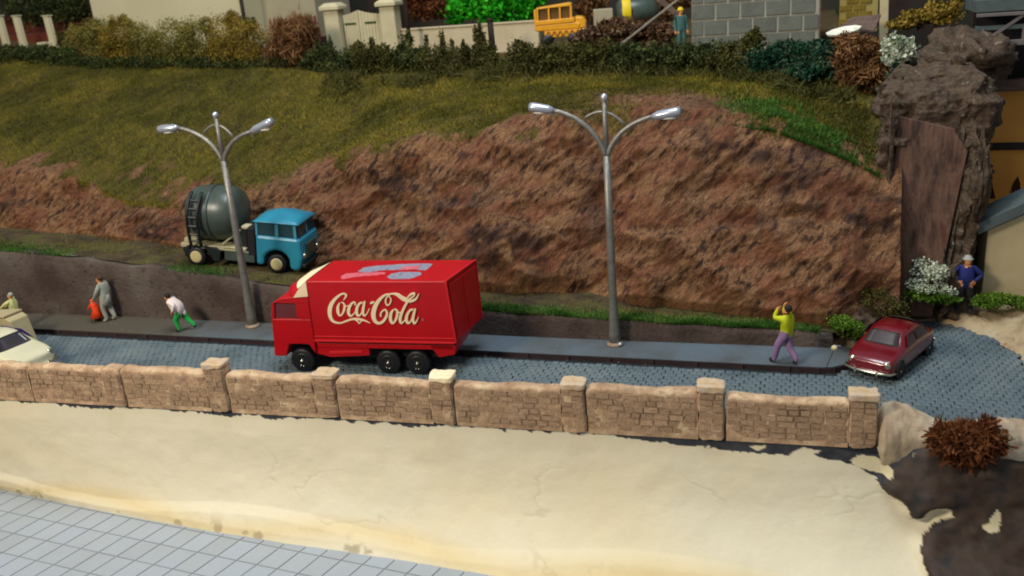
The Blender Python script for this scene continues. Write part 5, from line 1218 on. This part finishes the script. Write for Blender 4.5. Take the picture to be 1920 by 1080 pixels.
# chassis
MB().box(-.7, 1.6, .1, CW-.1, .62, .76).build('deck', M['creamplastic'], cl, bevel=.02)
MB().box(-.62, -.15, .2, CW-.2, .76, .92).build('rear_block', M['creamplastic'], cl, bevel=.03)
MB().box(-.3, 2.2, .45, CW-.45, .36, .62).build('frame_rail', M['chassis'], cl)
MB().box(.85, 1.95, .12, .5, .26, .66).build('fuel_tank', M['greyplastic'], cl, bevel=.04)
MB().box(.85, 1.65, .10, .5, .67, .75).build('tank_lid', M['creamplastic'], cl, bevel=.02)
MB().prism([(-.6,.6),(-.52,.3),(-.46,.3),(-.32,.70),(.22,.70),(.5,.24),(.72,.24),(.78,.6),(.6,.72),(-.4,.72)], .02, .4).build('mudguard', M['drumdark'], cl, bevel=.02)
# drum: barrel with its axis leaning
dr = MB(); prof = [(.10,-.86),(.60,-.85),(.82,-.78),(.91,-.62),(.94,-.3),(.945,.25),(.92,.62),(.80,.84),(.50,.95),(.1,.98)]
dr.lathe(prof, (0,0,0), 'x', 36); do = dr.build('drum', M['greyplastic'], cl, True, loc=(.38, CW/2, 1.74)); do.rotation_euler = (0, rad(-3), 0)
rg = MB().lathe([(.975,-.02),(.995,0),(.995,.06),(.975,.08)], (0,0,0), 'x', 36).build('drum_ring', M['greyplastic'], do, True)
MB().lathe([(.2,-.98),(.36,-.96),(.4,-.88),(.4,-.8)], (0,0,0), 'x', 24).build('drum_mouth', M['drumdark'], do, True)
# ladder
ld = []
for xx in (-.17, .19):
    pts = [(xx-.05, -.06, .74), (xx-.04, -.22, 1.2), (xx-.03, -.26, 1.75), (xx-.01, -.14, 2.25), (xx+.03, .12, 2.6)]
    MB().tube(bez(pts[0], pts[1], pts[2], 6)+bez(pts[2], (xx-.02, -.25, 2.1), pts[4], 8)[1:], .055, 8).build('ladder_rail', M['black'], cl, True)
for zz_q, yq in ((.95,-.12),(1.2,-.19),(1.5,-.235),(1.8,-.24),(2.08,-.17),(2.34,-.05)):
    MB().tube([(-.2, yq, zz_q), (.17, yq, zz_q)], .04, 6).build('ladder_rung', M['black'], cl)
MB().bar((.75,.25,.8),(1.5,.3,1.42),.05).build('brace', M['creamplastic'], cl); MB().bar((.75,CW-.25,.8),(1.5,CW-.3,1.42),.05).build('brace', M['creamplastic'], cl)
MB().box(1.42, 1.66, .25, CW-.25, .76, 1.5).build('pump_block', M['drumdark'], cl, bevel=.03); MB().box(1.5, 1.75, .2, .55, 1.42, 1.52).build('water_box', M['creamplastic'], cl, bevel=.02)
MB().box(1.72, 2.0, .12, CW-.12, .5, 1.5).build('cab_back', M['chassis'], cl, bevel=.03)
# cab: body with arch, window band, roof
arch = [(2.78+.46*math.cos(rad(a)), .40+.42*math.sin(rad(a))) for a in range(180, -1, -20)]
side = [(2.05,.26)]+[(2.32,.26)]+arch[1:-1]+[(3.24,.20),(3.45,.15),(3.62,.22),(3.70,.6),(3.64,1.22),(3.58,1.30),(2.06,1.32)]
cb = MB(); cb.prism(side, 0, CW); cb.build('cab_body', M['blue'], cl, bevel=.10, smooth=False)
for y0, y1 in ((.03,.09),(CW-.09,CW-.03)):
    for a, b in ((2.07,2.15),(2.76,2.88),(3.42,3.52)):
        MB().prism([(a,1.28),(b,1.28),(b-.03 if a > 3 else b,1.80),(a-.03 if a > 3 else a,1.80)], y0, y1).build('window_pillar', M['blue2'], cl, bevel=.01)
for a, b in ((2.16,2.75),(2.89,3.42)):
    MB().prism([(a,1.32),(b,1.32),(b,1.78),(a,1.78)], .055, .075).build('side_window', M['glass3'], cl); MB().prism([(a,1.32),(b,1.32),(b,1.78),(a,1.78)], CW-.075, CW-.055).build('side_window', M['glass3'], cl)
MB().prism([(3.50,1.30),(3.58,1.30),(3.50,1.80),(3.43,1.80)], .1, CW/2-.04).build('windscreen', M['glass3'], cl, bevel=.02)
MB().prism([(3.50,1.30),(3.58,1.30),(3.50,1.80),(3.43,1.80)], CW/2+.04, CW-.1).build('windscreen', M['glass3'], cl, bevel=.02)
MB().prism([(3.48,1.30),(3.60,1.30),(3.52,1.80),(3.42,1.80)], CW/2-.035, CW/2+.035).build('windscreen_bar', M['blue2'], cl)
MB().box(2.06, 2.12, .08, CW-.08, 1.3, 1.8).build('cab_rear_wall', M['blue2'], cl)
rf = MB(); vs = []; secs = [(2.0,.0),(2.1,.12),(2.6,.26),(3.1,.26),(3.42,.16),(3.60,.0)]; ny = 10
for x, h in secs:
    for k in range(ny+1):
        v_ = k/ny; vs.append((x, -.01+(CW+.02)*v_, 1.79+h*(1-(2*v_-1)**2*.95)+.0))
fs = [tuple(map(int, g_)) for g_ in grid_faces(len(secs), ny+1)]; lo = len(vs); vs += [(x, y_, 1.76) for x, y_, z in vs]
bord = [(i*(ny+1), (i+1)*(ny+1)) for i in range(len(secs)-1)]
rf.add(vs, fs+[tuple(reversed([a+lo for a in g_])) for g_ in fs]+[(b, a, a+lo, b+lo) for a, b in bord]+[(a+ny, b+ny, b+ny+lo, a+ny+lo) for a, b in bord]
       + [(k, k+1, k+1+lo, k+lo) for k in range(ny)] + [(lo-ny-1+k+1, lo-ny-1+k, 2*lo-ny-1+k, 2*lo-ny-1+k+1) for k in range(ny)])
rf.build('cab_roof', M['blue'], cl, True)
MB().box(3.68, 3.74, .38, CW-.38, .55, 1.05).build('grille', M['greyplastic'], cl, bevel=.02)
for yy_ in (.22, CW-.22): MB().lathe([(.02,-.03),(.10,-.03),(.11,.01),(.07,.05),(.01,.06)], (3.70, yy_, .66), 'x', 14).build('headlight', M['chrome'], cl, True)
MB().box(3.66, 3.78, .05, CW-.05, .28, .40).build('bumper', M['drumdark'], cl, bevel=.02)
for xw in (-.12, 2.78):
    for yw, sd in ((.10, -1), (CW-.10, 1)):
        tw = MB().lathe([(.18,-.1),(.30,-.1),(.34,-.07),(.34,.07),(.30,.1),(.18,.1)], (0,0,0), 'y', 26).build('wheel', M['black'], cl, True, loc=(xw, yw, .34))
        MB().lathe([(.22, sd*.09),(.205, sd*.115),(.15, sd*.125),(.05, sd*.13),(.01, sd*.13)], (0,0,0), 'y', 20).build('hub', M['hub'], tw, True)

# ================================================================== cars
def loft_car(t, stations, paint, glassm, win_front, side_wins, rear_win):
    """stations: (x, zlow, zbelt, ztop, w_low, w_belt, w_top)"""
    mb = MB(); vs = []; per = 13
    def sec(x, zl, zb, zt, wl, wb, wt):
        half = [(wl*.85, zl), (wl, zl+.05), (wb*1.03, zl+(zb-zl)*.55), (wb, zb), (wt+(wb-wt)*.12, zb+(zt-zb)*.9 if zt > zb+.02 else zb+.01), (wt*.72, zt), (0, zt+.015)]
        pts = half+[(-a, b) for a, b in half[::-1][1:]]
        return [(x, a, b) for a, b in pts]
    S_ = [sec(*s) for s in stations]
    for s in S_: vs += s
    fs = [tuple(map(int, g_)) for g_ in grid_faces(len(S_), per)]
    fs += [(i*per+per-1, i*per, (i+1)*per, (i+1)*per+per-1)[::1] for i in range(len(S_)-1)]
    fs += [tuple(range(per)), tuple(range(len(vs)-1, len(vs)-per-1, -1))]
    mb.add(vs, fs); mb.build('body', paint, t, True, sub=2)
    return sec
def small_car(name, label, loc, rz, sc, paint, glassm, tail=1, front_only=False, sideglass=None):
    t = thing(name, label, 'car', loc, rz); k = sc
    st = [(-1.62,.30,.55,.56,.42,.44,.40),(-1.52,.20,.62,.64,.62,.62,.55),(-1.15,.18,.72,.76,.70,.70,.56),(-.85,.18,.76,.98,.70,.70,.48),(-.45,.18,.78,1.16,.70,.70,.46),(.1,.18,.78,1.18,.70,.70,.47),
          (.42,.18,.76,1.10,.70,.70,.45),(.78,.18,.74,.77,.70,.69,.56),(1.2,.19,.69,.72,.69,.67,.54),(1.48,.22,.60,.63,.64,.62,.50),(1.60,.30,.52,.54,.52,.52,.42)]
    st = [tuple(v*k for v in s) for s in st]; loft_car(t, st, paint, glassm, None, None, None)
    def quad(name_, pts, m_, off, par=t, thick=.012):
        a, b, c_, d_ = [Vector(p)*k for p in pts]; nn = (b-a).cross(d_-a).normalized()*thick; mb = MB(); o = Vector(off)*k
        n_ = 5; vs = []
        for i in range(n_+1):
            for j in range(n_+1):
                u, v = i/n_, j/n_; p = a*(1-u)*(1-v)+b*u*(1-v)+c_*u*v+d_*(1-u)*v; bulge = o*(4*u*(1-u))**.5; vs.append(p+bulge)
        lo = len(vs); vs += [p-nn for p in vs]; g_ = [tuple(map(int, q)) for q in grid_faces(n_+1, n_+1)]
        ring = [i*(n_+1) for i in range(n_+1)]+[n_*(n_+1)+j for j in range(1, n_+1)]+[i*(n_+1)+n_ for i in range(n_-1, -1, -1)]+[j for j in range(n_-1, 0, -1)]
        mb.add(vs, g_+[tuple(reversed([q+lo for q in f_])) for f_ in g_]+[(ring[i], ring[(i+1) % len(ring)], ring[(i+1) % len(ring)]+lo, ring[i]+lo) for i in range(len(ring))])
        return mb.build(name_, m_, par, True)
    ws = quad('windscreen', [(.80,-.50,.80),(.80,.50,.80),(.47,.40,1.105),(.47,-.40,1.105)], glassm, (.035,0,.02))
    quad('rear_window', [(-1.06,.46,.84),(-1.06,-.46,.84),(-.66,-.38,1.10),(-.66,.38,1.10)], glassm, (-.02,0,.03))
    sg = sideglass or glassm
    for s_ in (-1, 1):
        for a, b, c_, d_ in ((.62,.38,.02,.02),(-.04,-.04,-.62,-.82)):
            quad('side_window', [(a,s_*.685,.80),(d_,s_*.685,.80),(c_,s_*.555,1.07),(b,s_*.555,1.07)] if s_ < 0 else [(d_,s_*.685,.80),(a,s_*.685,.80),(b,s_*.555,1.07),(c_,s_*.555,1.07)], sg, (0,s_*.02,0))
    for s_ in (-1, 1):
        h = MB().lathe([(.02,-.06),(.105,-.05),(.125,0),(.11,.035),(.06,.06),(.01,.065)], (0,0,0), 'x', 18).build('headlight', M['chrome'], t, True, loc=(1.50*k, s_*.47*k, .50*k)); h.scale = (k, k, k)
    b = MB(); pts = [(1.40,-.70,.30),(1.58,-.62,.30),(1.66,-.35,.30),(1.68,0,.30),(1.66,.35,.30),(1.58,.62,.30),(1.40,.70,.30)]; b.tube([tuple(c*k for c in p) for p in pts], .035*k, 8); b.build('front_bumper', M['chrome'], t, True)
    b = MB(); pts = [(-1.42,-.68,.32),(-1.60,-.55,.32),(-1.67,0,.32),(-1.60,.55,.32),(-1.42,.68,.32)]; b.tube([tuple(c*k for c in p) for p in pts], .035*k, 8); b.build('rear_bumper', M['chrome'], t, True)
    for s_ in (-.3, .3): MB().box((1.66)*k, (1.71)*k, (s_-.025)*k, (s_+.025)*k, .24*k, .37*k).build('overrider', M['chrome'], t, bevel=.005)
    for xw in (-1.0, 1.02):
        for s_ in (-1, 1): 
            MB().lathe([(.01,-.01),(.27,-.01),(.27,.012),(.01,.012)], (xw*k, 0, .27*k), 'y', 20).build('wheel_arch', M['chassis'], t).location = (0, s_*.69*k, 0)
            w_ = wheel(t, xw*k, s_*.61*k, .22*k, .215*k, .17*k, M['chrome'], .5, s_, False)
    MB().tube([(-.9*k,-.02,1.17*k),(-.9*k,.02,1.17*k)], .004, 4)
    return t
car = small_car('maroon_car', 'shiny maroon saloon car parked at the end of the pavement', (2.46, 24.62, .035), rad(-117), .95, M['maroon'], M['glass4'])
car2 = small_car('pale_car', 'pale cream car cut by the left edge of the picture', (-24.45, 20.70, .035), rad(-10), 1.10, M['tan'], M['glass'], sideglass=M['indigo'])

# beige box behind the pale car
c = PZ(12, 655, .0); t = thing('carton', 'beige crate standing behind the pale car at the left edge', 'crate', (-25.75, 22.45, .035), rad(-6))
MB().prism([(-1.1,0),(.72,0),(.50,1.05),(.30,1.15),(-1.1,1.0)], -.35, .35).build('crate_body', M['box'], t, bevel=.03)
MB().prism([(-1.1,1.02),(.28,1.17),(.28,1.25),(-1.1,1.12)], -.37, .37).build('lid', M['box'], t, bevel=.02)

# ================================================================== people
def skin_mesh(verts, edges, radii, sub=2):
    me = bpy.data.meshes.new('tmp'); me.from_pydata(verts, edges, []); o = bpy.data.objects.new('tmp', me); COL.objects.link(o)
    o.modifiers.new('s', 'SKIN')
    for i, r in enumerate(radii):
        sv = me.skin_vertices[0].data[i]; sv.radius = (r, r) if not hasattr(r, '__len__') else r; sv.use_root = (i == 0)
    s_ = o.modifiers.new('d', 'SUBSURF'); s_.levels = sub; s_.render_levels = sub
    dg = bpy.context.evaluated_depsgraph_get(); ev = o.evaluated_get(dg); m_ = bpy.data.meshes.new_from_object(ev)
    bpy.data.objects.remove(o); bpy.data.meshes.remove(me); return m_
STAND = dict(pelvis=(0,0,.93), waist=(0,0,1.05), chest=(0,0,1.25), neck=(0,0,1.43), chin=(.03,0,1.50), head=(.01,0,1.58), crown=(-.01,0,1.66), nose=(.115,0,1.56),
    shL=(0,.18,1.37), shR=(0,-.18,1.37), elL=(-.02,.25,1.10), elR=(-.02,-.25,1.10), wrL=(.06,.26,.86), wrR=(.06,-.26,.86), haL=(.09,.26,.78), haR=(.09,-.26,.78),
    hiL=(0,.09,.88), hiR=(0,-.09,.88), knL=(.03,.1,.48), knR=(.03,-.1,.48), anL=(0,.1,.08), anR=(0,-.1,.08), toL=(.17,.11,.035), toR=(.17,-.11,.035))
RAD = dict(pelvis=.17, waist=.16, chest=.19, neck=.075, chin=.08, head=.115, crown=.09, nose=.022, sh=.10, el=.075, wr=.05, ha=.045, hi=.13, kn=.105, an=.07, to=.055)
def person(label, loc, rz, pose, top, legs, shoes, hair, scale=1, hat=None, sleeves=None, bulk=1.0, skirt=None, rot=None):
    J = dict(STAND); J.update(pose); names = list(J); idx = {k: i for i, k in enumerate(names)}
    E = [('pelvis','waist'),('waist','chest'),('chest','neck'),('neck','chin'),('chin','head'),('head','crown'),('head','nose')]
    for s_ in 'LR': E += [('chest','sh'+s_),('sh'+s_,'el'+s_),('el'+s_,'wr'+s_),('wr'+s_,'ha'+s_),('pelvis','hi'+s_),('hi'+s_,'kn'+s_),('kn'+s_,'an'+s_),('an'+s_,'to'+s_)]
    V_ = [J[k] for k in names]; Rr = []
    for k in names:
        r = RAD.get(k) or RAD[k[:2]]; Rr.append(r*(bulk if k in ('pelvis','waist','chest') else 1))
    ed = [(idx[a], idx[b]) for a, b in E]; kinds = []
    for a, b in E:
        if a in ('neck','chin','head') : kinds.append(3)
        elif a in ('pelvis','waist','chest') and b in ('waist','chest','neck','shL','shR'): kinds.append(0)
        elif a[:2] in ('sh',): kinds.append(0)
        elif a[:2] == 'el': kinds.append(0 if sleeves is None else 3)
        elif a[:2] == 'wr': kinds.append(3)
        elif a[:2] == 'an': kinds.append(2)
        else: kinds.append(1)
    # five fingers on each hand, unequal and slightly curled
    for s_ in 'LR':
        w_ = Vector(J['wr'+s_]); h = Vector(J['ha'+s_]); d = (h-w_).normalized(); side_ = d.cross(Vector((1,0,0)) if abs(d.x) < .8 else Vector((0,0,1))).normalized(); curl = d.cross(side_)
        for k, (o_, l_) in enumerate(((-.03,.06),(-.012,.08),(.008,.075),(.028,.055),(-.045,.045))):
            b0 = len(V_); base = h if k < 4 else w_+d*.03
            V_.append(tuple(base+side_*o_*1.1+d*(l_*.55 if k < 4 else .02))); V_.append(tuple(base+side_*o_*(1.2 if k < 4 else 1.8)+d*(l_ if k < 4 else .05)+curl*.012)); Rr += [.0105, .008]
            ed += [(idx['ha'+s_] if k < 4 else idx['wr'+s_], b0), (b0, b0+1)]; kinds += [3, 3]
    me = skin_mesh([tuple(c*scale for c in v_) for v_ in V_], ed, [r*scale for r in Rr], 2)
    mats = [top, legs, shoes, M['skin']]
    for mm in mats: me.materials.append(mm)
    A = np.array([np.array(V_[a])*scale for a, b in ed]); B2 = np.array([np.array(V_[b])*scale for a, b in ed]); rr_ = np.array([min(Rr[a], Rr[b])*scale for a, b in ed])
    for p in me.polygons:
        c = np.array(p.center); ab = B2-A; tt = np.clip(((c-A)*ab).sum(1)/((ab*ab).sum(1)+1e-9), 0, 1); dd_ = np.linalg.norm(c-(A+ab*tt[:, None]), axis=1)-rr_*.6
        p.material_index = kinds[int(np.argmin(dd_))]; p.use_smooth = True
    t = thing('person', label, 'person', loc, rz, rot=rot)
    o = link('body', me, t)
    hd = Vector(J['head'])*scale; cr = Vector(J['crown'])*scale; up = (cr-hd).normalized()
    mb = MB(); c = hd+up*.035*scale; fw = (Vector(J['nose'])*scale-hd).normalized(); c = c-fw*.028*scale
    if hair: mb.ball(tuple(c), (.108*scale, .108*scale, .105*scale), 14, 9); mb.build('hair', hair, t, True)
    if hat:
        mb = MB(); c2 = hd+up*.085*scale; mb.lathe([(.10*scale,-.03*scale),(.15*scale,-.035*scale),(.15*scale,-.02*scale),(.108*scale,-.01*scale),(.10*scale,.05*scale),(.05*scale,.085*scale),(.01,.09*scale)], tuple(c2), 'z', 16); mb.build('hat', hat, t, True)
    for s_ in (-1, 1):
        e = hd+fw*.09*scale+fw.cross(up)*s_*.038*scale+up*.01*scale; MB().ball(tuple(e), .011*scale, 6, 5).build('eye', M['hairdark'], t, True)
        e = hd+fw.cross(up)*s_*.1*scale; MB().ball(tuple(e), (.02*scale,.015*scale,.03*scale), 6, 5).build('ear', M['skin'], t, True)
    if skirt:
        z0, z1, r0, r1, m_ = skirt; pz = Vector(J['pelvis'])*scale
        MB().lathe([(r0*scale, z0*scale),(r0*1.02*scale,(z0*.6+z1*.4)*scale),(r1*scale,z1*scale)], (pz.x, pz.y, 0), 'z', 18).build('coat_hem', m_, t, True)
    return t
Z0 = .19
p = PZ(207, 601, Z0)
person('adult in a pale grey suit leading a small red clad child', (p[0], p[1], Z0), rad(185),
   dict(head=(.06,0,1.57), crown=(.04,0,1.66), chin=(.075,0,1.49), nose=(.16,0,1.54), neck=(.035,0,1.42), wrL=(.30,.20,.92), haL=(.36,.20,.85), elL=(.12,.26,1.12), knL=(.10,.1,.50), anL=(.04,.1,.08), toL=(.2,.1,.035), anR=(-.16,-.1,.10), knR=(-.02,-.1,.48), toR=(0,-.1,.04)),
   M['suit'], M['suit'], M['suit'], M['hairbrown'], 1.0, bulk=1.1, skirt=(1.0,.62,.16,.20,M['suit']))
p = PZ(187, 601, Z0)
person('small child in an orange red coat held by the grey suited adult', (p[0], p[1]-.05, Z0), rad(170),
   dict(waist=(.05,0,1.04), chest=(.15,0,1.2), neck=(.24,0,1.36), chin=(.3,0,1.40), head=(.32,0,1.48), crown=(.33,0,1.57), nose=(.42,0,1.44), shL=(.2,.17,1.3), shR=(.2,-.17,1.3), elL=(.34,.25,1.1), elR=(.32,-.25,1.06), wrL=(.48,.25,.98), wrR=(.46,-.22,.9), haL=(.54,.25,.94), haR=(.52,-.22,.85), knL=(.16,.1,.48), anL=(.1,.1,.08), toL=(.27,.1,.04)),
   M['orange'], M['darkcloth'], M['darkcloth'], M['orange'], .50, bulk=1.7, skirt=(1.15,.35,.26,.50,M['orange']))
p = PZ(346, 620, Z0)
person('running figure in a white shirt and bright green trousers', (p[0], p[1], Z0), rad(188),
   dict(pelvis=(0,0,.80), waist=(.08,0,.92), chest=(.22,0,1.08), neck=(.34,0,1.22), chin=(.40,0,1.26), head=(.42,0,1.34), crown=(.43,0,1.43), nose=(.52,0,1.31), shL=(.28,.19,1.2), shR=(.28,-.19,1.2),
        elL=(.02,.32,1.12), elR=(.30,-.32,.98), wrL=(.10,.34,.92), wrR=(.48,-.26,1.08), haL=(.14,.34,.86), haR=(.54,-.24,1.12), hiL=(0,.09,.76), hiR=(0,-.09,.76), knL=(.20,.13,.48), anL=(.10,.13,.10), toL=(.26,.13,.04), knR=(-.12,-.13,.44), anR=(-.36,-.13,.20), toR=(-.38,-.13,.06)),
   M['whitecloth'], M['greencloth'], M['darkcloth'], M['hairdark'], .92, bulk=1.7)
p = PZ(1474, 682, Z0)
person('figure in a lime yellow shirt and lilac trousers raising a hand to the head', (p[0], p[1], Z0), rad(150),
   dict(chin=(.045,0,1.50), elR=(.24,-.24,1.40), wrR=(.16,-.14,1.62), haR=(.12,-.12,1.69), elL=(.26,.22,1.36), wrL=(.24,.12,1.56), haL=(.20,.08,1.62), knL=(.22,.1,.52), anL=(.30,.1,.10), toL=(.46,.1,.05), knR=(-.02,-.1,.48), anR=(-.26,-.1,.14), toR=(-.16,-.1,.04)),
   M['lime'], M['lilac'], M['darkcloth'], M['hairdark'], 1.0, bulk=1.15)
p = PZ(1806, 586, .34)
person('figure in a dark blue jacket with elbows out and a pale cap', (p[0], p[1], .34), rad(-95),
   dict(elL=(-.04,.40,1.16), elR=(-.04,-.40,1.16), wrL=(.08,.22,1.0), wrR=(.08,-.22,1.0), haL=(.10,.17,.95), haR=(.10,-.17,.95), anL=(0,.17,.08), anR=(0,-.17,.08), knL=(.02,.15,.48), knR=(.02,-.15,.48), toL=(.16,.2,.035), toR=(.16,-.2,.035)),
   M['navy'], M['darkcloth'], M['darkcloth'], M['hairdark'], 1.02, hat=M['suit'], bulk=1.45)
p = PZ(22, 615, Z0)
person('figure in a pale yellow coat at the left edge behind the beige crate', (p[0]+.45, p[1]-.1, Z0-.0), rad(200),
   dict(elL=(.22,.22,1.26), wrL=(.42,.22,1.1), haL=(.5,.22,1.08), elR=(.2,-.24,1.22), wrR=(.4,-.24,1.05), haR=(.48,-.24,1.02)), M['paleyellow'], M['paleyellow'], M['darkcloth'], M['suit'], .82, bulk=1.3, skirt=(1.0,.5,.17,.26,M['paleyellow']))
p = PY(1277, 86, 37.9)
person('site worker in teal overalls with a yellow helmet beside the block building', (p[0], p[1], p[2]-.25), rad(-60), {}, M['teal'], M['teal'], M['darkcloth'], None, 1.0, hat=M['yellow2'], bulk=1.15)
